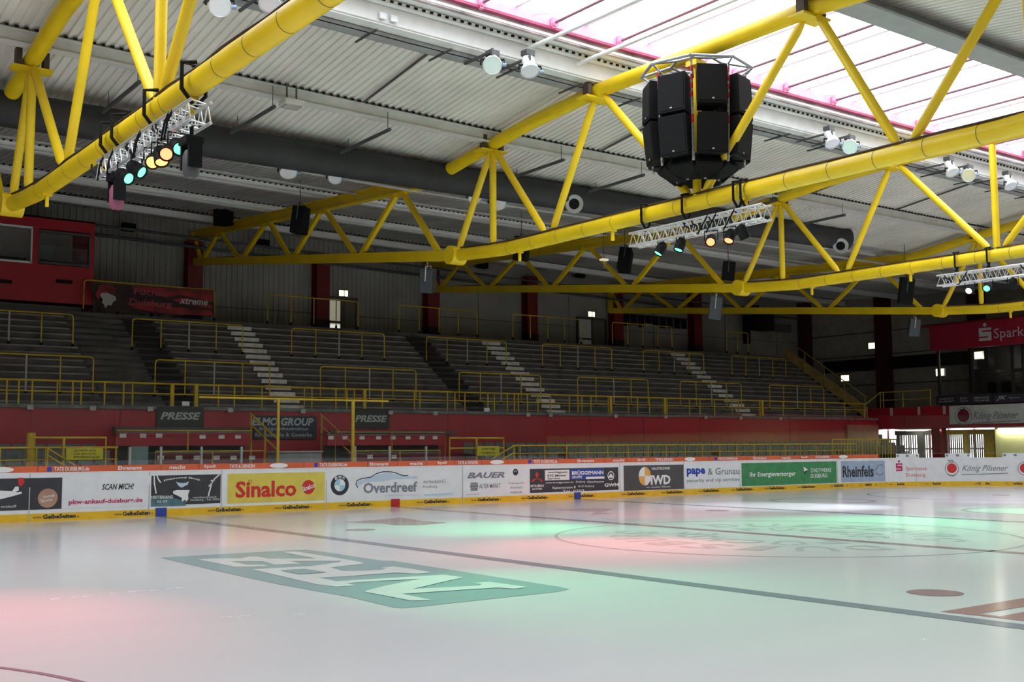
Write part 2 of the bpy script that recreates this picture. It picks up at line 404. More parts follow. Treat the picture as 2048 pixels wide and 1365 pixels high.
# curved grey wording inside the centre circle (read from the two sides)
def arc_text(text, r, a0, a1, h, flip=False):
    n = len(text); mb = MB()
    for i, ch in enumerate(text):
        if ch == ' ': continue
        vs, fs = glyphs(ch, .012, .1); x0 = min(v[0] for v in vs); x1 = max(v[0] for v in vs)
        a = a0+(a1-a0)*(i+.5)/n; wd = r*abs(a1-a0)/n*.78; out = []
        for x, y in vs:
            t = ((x-x0)/max(.2, x1-x0)-.5)*wd; rr = r+(-1 if flip else 1)*(y/.72*h-h/2); aa = a+(t/r)*(1 if a1 > a0 else -1)
            out.append((rr*math.cos(aa), rr*math.sin(aa), .003))
        mb.add(out, fs)
    mark(mb, ICE_TXT, 'ice_lettering')
arc_text('DUISBURG', 3.0, 4.5, 2.0, .95)
arc_text('FÜCHSE', 1.7, 4.6, 1.9, .8)
arc_text('DUISBURG', 3.0, 1.3, -1.2, .95)
arc_text('FÜCHSE', 1.7, 1.3, -1.1, .8)
mb = MB()
for a, b, wd in ((at(100,1199,'Z',0), at(370,1176,'Z',0), .03), (at(430,1236,'Z',0), at(500,1233,'Z',0), .02), (at(590,1231,'Z',0), at(610,1228,'Z',0), .02), (at(1840,1281,'Z',0), at(1866,1279,'Z',0), .015)):
    n = 14; d = (b-a)/n; s_ = Vector((-d.y, d.x, 0)).normalized()
    for i in range(n):
        if random.random() < .25: continue
        j = s_*random.uniform(-.05, .05); ww = wd*random.uniform(.3, 1)
        p = a+d*i+j; q = a+d*(i+.9)+j
        mb.add([p+s_*ww+Vector((0,0,.003)), p-s_*ww+Vector((0,0,.003)), q-s_*ww*.5+Vector((0,0,.003)), q+s_*ww*.5+Vector((0,0,.003))], [(0,1,2,3)])
mark(mb, ICE_SNOW, 'skate_scratches')
# floor round the rink
fl = MB(); fl.bx(-36, 41, -28.3, 32.6, -.3, -.02); struct('floor', fl, FLOORC)

# ================================================================== BOARDS
SB = SurfB(0)
bd = MB()
def loop_pts(off, n=24):
    L = []
    for cx, cy_, a0 in ((21.5, 6.5, 0), (-21.5, 6.5, PI/2), (-21.5, -6.5, PI), (21.5, -6.5, 1.5*PI)):
        L += [(cx+(R0-off)*math.cos(a0+PI/2*i/n), cy_+(R0-off)*math.sin(a0+PI/2*i/n)) for i in range(n+1)]
    return L
def loop_wall(off0, off1, z0, z1):
    a = loop_pts(off0); b = loop_pts(off1); n = len(a); mb = MB()
    vs = [(x, y, z) for L in (a, b) for z in (z0, z1) for x, y in L]; fs = []
    for i in range(n):
        j = (i+1) % n
        fs += [(i, j, n+j, n+i), (2*n+i, 3*n+i, 3*n+j, 2*n+j), (n+i, n+j, 3*n+j, 3*n+i), (i, 2*n+i, 2*n+j, j)]
    return mb.add(vs, fs)
boards = loop_wall(0, -.12, 0, 1.2).build('rink_boards', WHITE)
tag(boards, 'continuous white dasher boards running round the ice rink', 'rink boards')
loop_wall(.012, 0, 0, .2).build('kick_plate', KICK, boards)['label'] = 'yellow kick plate along the foot of the boards'
loop_wall(.008, -.13, 1.2, 1.225).build('cap_rail', WHITE, boards)
for px, m, hw in ((321.5, PAN_B, 11), (790.3, REDB, 8.5), (1154.4, PAN_B, 6.4)):
    u, _ = SB.inv(px, 1000); uh = abs(SB.inv(px+hw, 1000)[0]-u)
    sheet(SB, u-uh, u+uh, .01, .235, .03, .014, 1).build('line_marker', m, boards)
kx = [(65,158),(228,306),(415,487),(548,624),(677,746),(833,898),(942,1002),(1042,1098),(1136,1190),(1243,1292),(1322,1368),(1396,1440),(1462,1508),(1528,1572),(1594,1632),(1660,1697),(1720,1755),(1778,1818),(1850,1890),(1950,1982),(2010,2050)]
for a, b in kx:
    u0, _ = SB.inv(a, 1000); u1, _ = SB.inv(b, 1000)
    w_ = (u1-u0)
    if 295 < b < 330 : b = 306
    lettering(SB, 'www.', (u0, .075, u0+w_*.2, .125), INK, boards, off=.016, bold=0)
    lettering(SB, 'GelbeSeiten', (u0+w_*.21, .06, u0+w_*.92, .17), INK, boards, off=.016, bold=.045)
    lettering(SB, '.de', (u0+w_*.93, .07, u1, .12), INK, boards, off=.016, bold=0)
seams = MB()
for px in (57, 297, 442, 652, 925, 1240, 1368, 1480, 1676, 1833):
    u, _ = SB.inv(px, 1000); seams.add([SB.pt(u-.012, .0, .017), SB.pt(u+.012, .0, .017), SB.pt(u+.012, 1.2, .003), SB.pt(u-.012, 1.2, .003)], [(0,1,2,3)])
seams.build('panel_seam', mat('seam_grey', (.45,.46,.5), .5, noise=0), boards)

# orange capping strip with white words, panel by panel
so = thing('advertising_strip', 'long orange strip of small white words on top of the far boards', 'advertising strip', (0, 15, 1.225))
so2 = so; so2.location = (0,0,0)
u_end = SB.inv(1760, 930)[0]
sheet(SB, -14, u_end, 1.226, 1.385, -.02, .06, 60).build('strip_panel', ORANGE, so)
def otext(t, px, wpx, v0=1.255, v1=1.355, m=INKW, bold=.02):
    u0 = SB.inv(px-wpx/2, 930)[0]; u1 = SB.inv(px+wpx/2, 930)[0]
    lettering(SB, t, (u0, v0, u1, v1), m, so, off=-.012, bold=bold)
base = [0, 557, 995, 1382, 1689]
for k in range(4):
    a, b = base[k], base[k+1]; ua, ub = SB.inv(a, 930)[0], SB.inv(b, 930)[0]
    X = lambda f: ua+(ub-ua)*f
    disc(SB, X(0), 1.305, .28, -.013, .07).build('white_oval', INKW, so)
    sheet(SB, X(.145), X(.16), 1.245, 1.365, -.014, .004, 1).build('blue_square', INKB, so)
    for t, f0, f1 in (('TATE DUISBURG.de', .168, .285), ('Ehrenamt', .385, .47), ('macht', .57, .63), ('Spaß', .70, .745), ('TATE & DENKEN', .80, .90)):
        lettering(SB, t, (X(f0), 1.255, X(f1), 1.355), INKW, so, off=-.012, bold=.02)
disc(SB, SB.inv(1689, 930)[0], 1.305, .28, -.013, .07).build('white_oval', INKW, so)
for f in range(0, 34):
    u = -12.5+f*1.05
    sheet(SB, u, u+.012, 1.227, 1.384, -.017, .004, 1).build('joint', REDC, so)
# low labels on top of the far corner and end boards
for a, b, lab in ((1795, 1841, 'small pale label panel above the far corner boards, left of the red column'), (1893, 1944, 'small pale label panel above the end boards, in front of the barred gate'), (2008, 2060, 'small pale label panel above the end boards, in front of the pale yellow wall')):
    u0 = SB.inv(a, 930)[0]; u1 = SB.inv(b, 930)[0]
    o = sheet(SB, u0, u1, 1.226, 1.40, -.02, .03).build('label_panel', WHITE); tag(o, lab, 'label panel')
    n = 5
    for i in range(n):
        uu = u0+(u1-u0)*(i+.15)/n
        sheet(SB, uu, uu+(u1-u0)/n*.6, 1.27, 1.36 if i % 2 == 0 else 1.33, -.017, .003, 1).build('mark', INKG, o)
# ------------------------------------------------------------------ advertising panels
def ad(px0, px1, py0, py1, m, label, v=None, name='advertisement'):
    u0 = SB.inv(px0, 980)[0]; u1 = SB.inv(px1, 980)[0]
    xm = (px0+px1)/2; v1 = SB.inv(xm, py0)[1]; v0 = SB.inv(xm, py1)[1]
    if v: v0, v1 = v
    o = sheet(SB, u0, u1, v0, v1, .007, .006).build(name, m); return tag(o, label, 'advertising panel')
F = .30, 1.09
a = ad(-40, 122, 955, 1019, PAN_DK, 'charcoal advertising panel with copper disc at the left end of the boards', F)
disc(SB, SB.inv(94,997)[0], SB.inv(94,997)[1], .24, .010).build('copper_disc', BROWN, a)
ptext(SB, 'Vertrieb', (84,990,107,996), INKW, a, rot=.15, bold=0); ptext(SB, 'Service', (80,998,103,1004), INKW, a, rot=.15, bold=0)
ppoly(SB, [(-40,982),(0,982),(22,983),(40,988),(24,993),(0,999),(-40,1004)], .009).build('ice_spray', INKW, a)
ppoly(SB, [(22,983),(28,974),(35,974),(35,982),(26,986)], .010).build('skate', INKW, a)
ppoly(SB, [(33,956),(44,956),(46,966),(40,974),(34,970)], .009).build('red_sock', INKR, a)
stroke(SB, [(24,990),(32,988),(41,986)], .05, .012).build('skate_blade', INKW, a)
ptext(SB, 'www.kufenschliff', (0,1011,31,1016), INKW, a, bold=0)
a = ad(124, 299, 955, 1020, WHITE, 'white advertising panel with SCAN MICH! and magenta web address', F)
ptext(SB, 'SCAN MICH!', (202,968,266,980), INK, a, shear=.25, bold=.02)
ptext(SB, 'pkw-ankauf-duisburg.de', (136,998,284,1010), INKM, a, bold=.03)
a = ad(301, 440, 948, 1014, PAN_DK, 'charcoal panel with lightning bolts and a white curved shop name', F)
ppoly(SB, [(301,996),(340,994),(368,1004),(372,1012),(301,1014)], .009).build('teal_glow', TEAL, a)
ptext(SB, 'Diamond Shop', (326,954,399,964), INKW, a, arc=.55, bold=.02)
ppoly(SB, [(350,964),(355,966),(363,967),(371,966),(376,963),(374,970),(368,973),(362,976),(356,973)], .010).build('diamond', INKC, a)
ppoly(SB, [(345,983),(352,981),(378,981),(375,990),(376,999),(371,1005),(370,1000),(363,1004),(362,996),(352,991),(345,988)], .010).build('shop_emblem', INKW, a)
for l in ([(306,950),(307,968),(309,977),(311,988)], [(312,952),(315,960),(320,966)], [(437,950),(428,958),(422,967),(420,976),(417,986),(416,993)], [(422,967),(416,974)], [(428,961),(420,962)]):
    stroke(SB, l, .035, .010).build('lightning_bolt', INKW, a)
ptext(SB, 'MEISTERHAND', (301,992,345,998), INKW, a, bold=.01); ptext(SB, '02 03', (313,1001,333,1006), INKW, a, bold=.01)
ptext(SB, 'www.diamond-shop.de', (385,993,432,998), INKW, a, bold=0); ptext(SB, 'Duisburg - Tel. 0203', (380,998,438,1003), INKW, a, bold=0)
a = ad(454, 649, 945, 1008, PAN_Y, 'yellow advertising panel with big red serif lettering and a red disc', (.28, 1.1))
ptext(SB, 'Sinalco', (470,962,592,995), INKR, a, bold=.03)
u, v = SB.inv(616, 975); disc(SB, u, v, .205, .009).build('red_disc', INKR, a)
ptext(SB, 'Sinalco', (603,970,629,980), INKW, a, off=.013, rot=.3, bold=.02)
u, v = SB.inv(499, 964); ring(SB, u, v, .035, .05, .011).build('bubble', INKR, a)
a = ad(650, 924, 943, 1003, WHITE, 'white car dealer panel with round blue and white badge and car outline', (.24, 1.17))
u, v = SB.inv(679, 971); r = .30
disc(SB, u, v, r, .009).build('badge_rim', INK, a); disc(SB, u, v, r*.6, .011).build('badge_white', INKW, a)
for q in (0, PI): disc(SB, u, v, r*.58, .013, a0=q+PI/2, a1=q+PI, n=10).build('badge_quarter', INKLB, a)
for ch, an in (('B', 2.1), ('M', PI/2), ('W', 1.04)):
    lettering(SB, ch, (u+math.cos(an)*r*.8-.045, v+math.sin(an)*r*.8-.045, u+math.cos(an)*r*.8+.045, v+math.sin(an)*r*.8+.045), INKW, a, off=.013, bold=.02)
ppoly(SB, [(712,965),(735,957),(752,951),(775,946),(800,951),(812,954),(834,953),(834,958),(790,959),(760,964),(730,965),(718,972),(714,972)], .009).build('car_shade', INKC, a)
stroke(SB, [(715,976),(711,969),(713,962),(722,958),(741,955),(752,948),(766,944),(778,944),(790,946),(800,950),(806,952),(816,952)], .028, .012).build('car_outline', INK, a)
ptext(SB, 'Overdreef', (726,965,834,986), INKG, a, bold=.03)
ptext(SB, 'Ihr BMW Partner in Duisburg', (768,989,834,994), INKC, a, bold=0)
ptext(SB, 'Am Handelshof 2', (846,960,891,967), INKG, a, bold=0); ptext(SB, 'Duisburg', (846,971,874,978), INKG, a, bold=0)
ptext(SB, 'www.bmw-overdreef.de', (848,986,906,992), INKLB, a, bold=0)
a = ad(927, 1058, 935, 996, WHITE, 'white sports supplier panel with black block lettering and small marks', (.24, 1.17))
ptext(SB, 'BAUER', (934,945,1009,957), INKG, a, shear=.3, bold=.04)
ptext(SB, 'ALTER MARKT', (958,968,1001,977), INKG, a, bold=.01)
for q in ((941,966,955,969),(940,970,956,976),(941,977,955,982)): 
    u0, v1 = SB.inv(q[0], q[1]); u1, v0 = SB.inv(q[2], q[3]); sheet(SB, u0, u1, v0, v1, .010, .003, 1).build('small_mark', INKG, a)
u, v = SB.inv(1031, 945); ring(SB, u, v, .05, .11, .010).build('round_mark', INK, a); disc(SB, u, v-.02, .05, .012).build('round_mark_core', INK, a)
for t, q in (('Tempish', (1016,965,1048,970)), ('SPORTHAUS', (1020,974,1044,978)), ('WARRIOR', (1020,983,1044,988)), ('www.hockey.de', (932,988,958,991))): ptext(SB, t, q, INKG, a, bold=0)
a = ad(1060, 1237, 937, 987, PAN_DK, 'charcoal car dealer panel with red three-diamond badge and blue block', (.27, 1.06))
for q in ([(1074,944),(1078,950),(1074,957),(1070,950)], [(1074,957),(1069,962),(1063,966),(1064,960)], [(1074,957),(1080,962),(1086,966),(1084,960)]):
    ppoly(SB, q, .010).build('badge_diamond', INKR, a)
ptext(SB, 'MITSUBISHI', (1061,970,1087,975), INKW, a, bold=.02); ptext(SB, 'MOTORS', (1064,977,1084,981), INKW, a, bold=.01)
def prect(q, m, name, off=.010):
    u0 = SB.inv(q[0], q[1])[0]; u1 = SB.inv(q[2], q[1])[0]; xm = (q[0]+q[2])/2; v1 = SB.inv(xm, q[1])[1]; v0 = SB.inv(xm, q[3])[1]
    return sheet(SB, u0, u1, v0, v1, off, .003, 1).build(name, m, a)
prect((1090,940.5,1139,961), INKW, 'white_label'); prect((1141,938,1208,959), PAN_B, 'blue_block'); prect((1172,954,1209,958.5), INKW, 'white_bar', .013)
for t, q in (('www.brüggemann', (1096,943,1135,948)), ('KFZ-Meister', (1095,949.5,1133,954)), ('Service', (1095,955.5,1120,959.5))): ptext(SB, t, q, INK, a, off=.014, bold=.02)
ptext(SB, 'BRÜGGEMANN', (1144,941,1207,950), INKW, a, off=.014, bold=.03); ptext(SB, 'GRUPPE', (1144,952,1164,957.5), INKW, a, off=.014, bold=.02)
for t, q in (('www.brueggemann.de', (1091,964,1147,968)), ('Duisburg', (1152,962,1170,967)), ('Oberhausen', (1174,962,1208,966)), ('Kaiserstrasse 8', (1105,973,1151,978)), ('47137 Duisburg', (1156,971,1188,976)), ('Tel. 0203', (1125,980,1168,984))): ptext(SB, t, q, INKW, a, bold=.01)
u, v = SB.inv(1222, 952); ring(SB, u, v, .125, .155, .010, n=24).build('ring_badge', INKW, a); ppoly(SB, [(1216,956),(1222,947),(1228,956)], .010).build('ring_badge_core', INKW, a)
ptext(SB, 'GWM', (1209,967,1237,974), INKW, a, bold=.03)
a = ad(1248, 1368, 930, 981, PAN_HW, 'brown-grey panel with four-quarter white and orange disc and HWD lettering', (.22, 1.11))
u, v = SB.inv(1290, 953)
for q, m in ((PI/2, INKW), (0, INKO), (PI, INKO), (1.5*PI, INKW)): disc(SB, u, v, .30, .010, .33, a0=q, a1=q+PI/2, n=10).build('disc_quarter', m, a)
ptext(SB, 'HWD', (1292,951,1341,970), INKW, a, off=.014, bold=.04)
ptext(SB, 'HAUSTECHNIK', (1304,935,1341,940), INKW, a, bold=.02); ptext(SB, 'wir machen Wärme', (1292,973,1341,976), INKW, a, bold=.01)
a = ad(1370, 1481, 926, 974, WHITE, 'white security firm panel with blue and grey lettering', (.23, 1.17))
ptext(SB, 'pape', (1374,937,1411,954), INKB, a, bold=.04); ptext(SB, '& Grunau', (1416,936,1479,950), INKG, a, bold=.01)
ptext(SB, 'security and vip services', (1374,957,1479,966), INKG, a, bold=.01)
a = ad(1484, 1674, 924, 970, PAN_G, 'green energy supplier panel with white lettering and a triangle mark', (.23, 1.12))
ptext(SB, 'Ihr Energieversorger', (1500,944,1592,956), INKW, a, bold=.02)
ppoly(SB, [(1608,934),(1617,940),(1609,944)], .010).build('triangle_mark', INKW, a); ppoly(SB, [(1609,944),(1617,941),(1609,951)], .010).build('triangle_shade', INK, a)
ptext(SB, 'STADTWERKE', (1622,937,1663,945), INKW, a, bold=.01); ptext(SB, 'DUISBURG', (1622,948,1655,956), INKW, a, bold=.01)
a = ad(1683, 1771, 920, 964, PAN_LB, 'pale blue mineral water panel with navy lettering at the far corner', (.24, 1.12))
ptext(SB, 'Rheinfels', (1686,932,1748,955), INK, a, bold=.03)
stroke(SB, [(1752,942),(1757,932),(1764,930),(1768,934)], .05, .012).build('sail_mark', INKG, a); stroke(SB, [(1752,947),(1760,951),(1767,947)], .05, .012).build('wave_mark', INKG, a)
a = ad(1778, 1868, 917, 960, WHITE, 'white corner panel with red S mark and red bank lettering', (.23, 1.17))
def s_mark(S, l, t, r, b, m, parent, off):
    """red S mark: a bar S with a dot above it, in pixel box"""
    u0 = S.inv(l, (t+b)/2)[0]; u1 = S.inv(r, (t+b)/2)[0]; xm = (l+r)/2; v1 = S.inv(xm, t)[1]; v0 = S.inv(xm, b)[1]
    W_ = u1-u0; H_ = v1-v0; hb = H_*.72; k = hb/5
    Pn = lambda x, y: (u0+x*W_, v0+y*k)
    for q in ([(0,3.0),(0,5),(.15,5),(1,5),(1,4),(.25,4),(.25,3.4),(1,3.4),(1,2.4),(0,2.4)], [(0,0),(1,0),(1,2.4),(0,2.4),(0,1.7),(.72,1.7),(.72,1.1),(0,1.1)]):
        poly(S, [Pn(*p) for p in q], off).build('s_mark', m, parent)
    disc(S, (u0+u1)/2, v1-H_*.11, H_*.11, off).build('s_mark_dot', m, parent)
s_mark(SB, 1793, 921, 1806, 943, INKM, a, .012)
ptext(SB, 'Sparkasse', (1813,934,1855,943), INKR, a, bold=.0); ptext(SB, 'Duisburg', (1813,947,1851,956), INKR, a, bold=.0)
def pils(l, r, label):
    a = ad(l, r, 912, 960, WHITE, label, (.23, 1.17)); return a
a = pils(1880, 2026, 'white end board panel with round red seal and grey script brewery name')
u, v = SB.inv(1905, 938); ring(SB, u, v, .27, .30, .010).build('seal_ring', INKG, a); disc(SB, u, v+.02, .21, .012).build('seal', INKR, a)
stroke(SB, [(1898,921),(1902,923),(1906,921),(1909,925)], .05, .012).build('crown_mark', INKG, a); stroke(SB, [(1896,950),(1905,953),(1913,950)], .04, .012).build('ribbon', INKG, a)
ptext(SB, 'König Pilsener', (1925,931,2018,946), INKG, a, shear=.45, bold=.01); stroke(SB, [(1924,950),(1960,949),(2017,947)], .03, .012).build('underline', INKG, a)
a = pils(2034, 2150, 'white end board panel at the right picture edge with part of a red seal')
u, v = SB.inv(2052, 938); ring(SB, u, v, .27, .30, .010).build('seal_ring', INKG, a); disc(SB, u, v+.02, .21, .012).build('seal', INKR, a)

# ------------------------------------------------------------------ glass above the boards
gsh = None
gl = ['clear glass screen panel standing on the far boards', 'protective glass along the far boards']
edges = [SB.inv(p, 930)[0] for p in (-60, 57, 225, 380, 557)] + [SB.inv(705, 930)[0]]
u = edges[-1]
while u < 33: u += 2.05; edges.append(u)
for i in range(len(edges)-1):
    a0, b0 = edges[i]+.012, edges[i+1]-.012
    mb = sheet(SB, a0, b0, 1.39, 3.05 if not 4 <= i <= 4 else 3.15, -.05, .012, 1 if b0 < 21.5 else 3)
    o = mb.build('glass_screen', GLASS); tag(o, gl[0], 'glass screen', gl[1])
# penalty box frame: long tube rail and two tall posts
t = thing('penalty_box_frame', 'yellow tube frame with two tall posts above the timekeeper box glass', 'frame', (-3, 15.25, 1.2))
t.location = (0, 0, 0)
pa = at(398, 795, 'Y', 15.3); pb = at(776, 803, 'Y', 15.3); zt_ = (pa.z+pb.z)/2
MB().tube([(pa.x, 15.3, zt_), (pb.x, 15.3, zt_)], .03).build('rail', YRAIL, t)
for px in (557, 706):
    p = at(px, 800, 'Y', 15.3); MB().tube([(p.x, 15.3, 0), (p.x, 15.3, zt_)], .055 if px > 600 else .045).build('post', YRAIL, t)
for k, (px, py) in enumerate(((260,895),(322,894),(403,894),(483,894),(710,893),(779,893),(852,893))):
    p = at(px, py, 'Y', 15.6); o = MB().bx(p.x-.03, p.x+.03, 15.57, 15.63, 0, p.z).build('screen_post', GRAIL)
    tag(o, ['short grey post behind the boards, %s' % s for s in ('leftmost, beside the pale green panel', 'second, left in the left press box', 'third, middle of the left press box', 'fourth, right end of the left press box', 'fifth, just right of the thick yellow post', 'sixth, middle of the right press box', 'seventh, right in the right press box')][k], 'post', 'short grey posts behind the boards')
# ================================================================== BEHIND THE BOARDS
st = MB(); st.bx(-30, 33.3, 17.0, 21.5, -.02, .75); st.bx(-30, 33.3, 18.6, 21.5, .75, .95); st.bx(-30, 33.3, 20.0, 21.5, .95, 1.15)
struct('floor_platform', st, FLOORC)
# front wall of the stand
fw_ = MB(); fw_.bx(-30, 33.2, 21.5, 21.7, -.02, 3.08); FW = struct('wall_stand_front', fw_, REDP)
cp = MB(); cp.bx(-30, 33.25, 21.44, 21.8, 3.08, 3.2); struct('trim_1', cp, FLOORC)
sm = MB()
for px in (240, 250+500, 896, 1180, 1287, 1400, 1580, 1700): 
    x = at(px, 850, 'Y', 21.5).x; sm.bx(x-.012, x+.012, 21.488, 21.5, 1.2, 3.07)
struct('panel_seams', sm, REDC, FW)
for k, px in enumerate((60, 185, 300, 460, 605, 780, 870, 1055, 1100, 1230, 1330, 1410, 1480, 1560)):
    p = at(px, 808+px*.02, 'Y', 21.43); o = MB().bx(p.x-.09, p.x+.09, 21.36, 21.43, 3.02, 3.16).build('wall_bracket', GRAIL)
    tag(o, 'small grey bracket on the top edge of the red stand wall', 'bracket', 'brackets along the red wall top')
# terraces
te = MB()
for i in range(15): te.bx(-30, 32.9, 21.8+.36*i, 27.25, 3.05+.25*i-.25 if i else 1.5, 3.05+.25*i)
te.bx(-30, 34.5, 27.2, 32.4, 1.5, 6.8)
struct('stand_terrace', te, TERR)
sb_ = MB(); sb_.bx(-30, 33.0, 21.7, 27.2, 1.2, 1.5); struct('floor_under_stand', sb_, FLOORC)
# bench edges in front of each riser: slightly paler nosing
no = MB()
for i in range(1, 15):
    for a_, b_ in ((-30, -6.7), (-3.4, -.6), (.45, 7.5), (8.7, 11.6), (12.65, 23.5), (24.55, 32.9)): no.bx(a_, b_, 21.78+.36*i, 21.86+.36*i, 3.05+.25*i-.03, 3.05+.25*i+.02)
struct('stand_nosing', no, mat('worn_bench_wood', (.30, .28, .25), .8, noise=.25, nscale=1.2))
def aisle(x0, x1, m, label, name, i0=0, i1=15):
    o = thing(name, label, 'steps', ((x0+x1)/2, 21.8, 3.05)); ox = (x0+x1)/2
    for i in range(i0, i1):
        MB().bx(x0-ox, x1-ox, .36*i-.03, .36*i+.30, .25*i-.12, .25*i+.03).build('step', m, o)
aisle(-.55, .45, STEPW, 'white painted steps climbing the stand, nearest flight, above the navy sign', 'aisle_steps')
aisle(11.6, 12.6, STEPW, 'white painted steps climbing the middle of the stand, second flight', 'aisle_steps')
aisle(23.5, 24.5, STEPW, 'white painted steps climbing the stand, farthest flight', 'aisle_steps')
aisle(-6.6, -5.3, TERR, 'unpainted grey steps climbing the left of the stand', 'aisle_steps')
aisle(-4.6, -3.5, TERRD, 'black steps climbing the stand, left of the nearest white flight', 'aisle_steps')  # whole flight coloured plain black
aisle(7.6, 8.6, TERRD, 'black steps in the stand between the first two white flights', 'aisle_steps')

# crush barriers
def barrier(x0, x1, y, z0, h=1.15, label='', bays=4, grey=True, mtop=YRAIL):
    o = thing('crush_barrier', label, 'barrier', (x0, y, z0), 'yellow crush barriers on the stand')
    W_ = x1-x0; c = .12
    MB().tube([(0, 0, h-c), (.03, 0, h-.03), (c, 0, h), (W_-c, 0, h), (W_-.03, 0, h-.03), (W_, 0, h-c)], .026, 8).build('top_rail', mtop, o, smooth=True)
    for i in range(bays+1):
        x = W_*i/bays
        MB().tube([(x, 0, 0), (x, 0, h-(c if i in (0, bays) else 0))], .024 if not (grey and i == bays//2) else .03, 8).build('post', GRAIL if grey and i == bays//2 else mtop, o)
        MB().tube([(x, 0, 0), (x, 0, .12)], .05, 8).build('foot_sleeve', BLACK, o)
    return o
XS = [(-11, -6.86), (-4.82, -.67), (1.34, 5.47), (7.5, 11.65), (13.68, 17.85), (19.9, 24.05), (26.12, 30.33)]
NM = ['left of the grey steps', 'left of the first white flight', 'right of the first white flight', 'left of the second white flight', 'right of the second white flight', 'left of the last white flight', 'far right, beside the stair cladding']
for (x0, x1), n in zip(XS, NM):
    barrier(x0, x1, 22.62, 3.55, 1.25, 'yellow crush barrier in the lower row of the stand, '+n)
    barrier(x0, x1, 25.07, 5.30, 1.13, 'yellow crush barrier in the middle row of the stand, '+n)
for (x0, x1), n in zip([(-5.9, -.9), (1.34, 5.47), (7.5, 11.65), (13.68, 17.85), (19.9, 24.05), (28.2, 29.9)], ['carrying the dark red banner', 'in front of the first lit doorway', 'in front of the second red column', 'in front of the third red column', 'in front of the fourth red column', 'short one at the far end']):
    barrier(x0, x1, 27.3, 6.8, 1.2, 'thin barrier along the top walkway of the stand, '+n, bays=4 if x1-x0 > 2 else 2, grey=False)
# long front railing of the stand
def railing(name, x0, x1, y, zb, zt_, zm, posts, label, m=YRAIL, r=.028, thick=(), diag=None):
    o = thing(name, label, 'railing', (0, y, 0))
    MB().tube([(x0, 0, zt_), (x1, 0, zt_)], r+.004, 8).build('top_rail', m, o)
    MB().tube([(x0, 0, zm), (x1, 0, zm)], r*.8, 8).build('lower_rail', m, o)
    for x in posts: MB().tube([(x, 0, zb), (x, 0, zt_)], r, 8).build('post', m, o)
    for x in thick: MB().bx(x-.06, x+.06, -.05, .05, zb, zt_).build('gate_post', m, o)
    return o
pp = [at(p, 790, 'Y', 21.5).x for p in (14,38,65,115,146,163,210,248,266,438,470,525,610,625,673,695,710,766,830,841,896,911,931,977,990,1016,1030,1038,1056,1077,1102,1140,1157,1165,1183,1218,1258,1276,1300,1335,1380,1401,1430,1465,1478,1520,1567,1610,1650,1690,1729)]
railing('stand_railing', -14, 32.4, 21.55, 3.2, 3.93, 3.60, pp, 'long yellow railing on top of the red stand wall', thick=[at(p, 790, 'Y', 21.5).x for p in (345, 393, 730, 1222, 1330, 1525)])
# lower front railing in front of the grey seats
pp = [at(p, 900, 'Y', 17.05).x for p in (1040,1089,1133,1175,1215,1256,1296,1332,1370,1405,1439,1473,1508,1540,1570,1601,1632,1665,1700)]
railing('seat_railing', at(1025, 892, 'Y', 17.05).x, at(1712, 890, 'Y', 17.05).x, 17.05, .75, 1.84, 1.56, pp, 'long yellow railing in front of the grey seats right of the press boxes', r=.026)
railing('seat_railing', at(-60, 897, 'Y', 17.05).x, at(236, 897, 'Y', 17.05).x, 17.05, .75, 1.85, 1.52, [at(p, 900, 'Y', 17.05).x for p in (0, 73, 92, 232)], 'yellow railing in front of the grey seats at the left picture edge', r=.026)
def framed(name, pl_, pr_, ptop, y, zb, label, mids=(), posts_extra=(), m=YRAIL, r=.03, foot=None):
    a = at(pl_, ptop, 'Y', y); b = at(pr_, ptop, 'Y', y); z = (a.z+b.z)/2
    o = thing(name, label, 'railing', (0, y, 0))
    MB().tube([(a.x, 0, zb), (a.x, 0, z), (b.x, 0, z), (b.x, 0, zb)], r, 8).build('hoop', m, o)
    for px in posts_extra: x = at(px, ptop, 'Y', y).x; MB().tube([(x, 0, zb), (x, 0, z)], r, 8).build('post', m, o)
    for py in mids: zz = at((pl_+pr_)/2, py, 'Y', y).z; MB().tube([(a.x, 0, zz), (b.x, 0, zz)], r*.8, 8).build('lower_rail', m, o)
    return o
framed('hoop_railing', 65, 212, 876, 16.9, .75, 'square yellow hoop railing above the left stair to the seats', (), (128,), r=.035)
framed('hoop_railing', 899, 1007, 877, 16.9, .75, 'square yellow hoop railing right of the right press box', (897,), (953,), r=.035)
# stair handrails, left and right of the seats
for (l, lab) in (([(95,897),(155,935)], 'sloping yellow handrail in front of the left seats'), ([(1028,892),(985,918)], 'sloping yellow handrail right of the yellow notice')):
    o = thing('stair_handrail', lab, 'handrail')
    for dy in (0, 14):
        p = [at(x, y+dy, 'Y', 16.85) for x, y in l]; MB().tube([(p[0].x, 16.85, p[0].z), (p[1].x, 16.85, p[1].z)], .028, 8).build('rail', YRAIL, o)
    MB().tube([(p[0].x, 16.85, 0), (p[0].x, 16.85, at(l[0][0], l[0][1], 'Y', 16.85).z)], .028, 8).build('post', YRAIL, o)
o = MB().tube([(at(63,880,'Y',18).x, 18.05, .75), (at(63,880,'Y',18).x, 18.05, at(63,866,'Y',18).z)], .12, 14).build('reflection_post', YRAIL); tag(o, 'thick yellow post standing in for a reflection, behind the left hoop railing', 'post')  # solid post put in for a yellow reflection
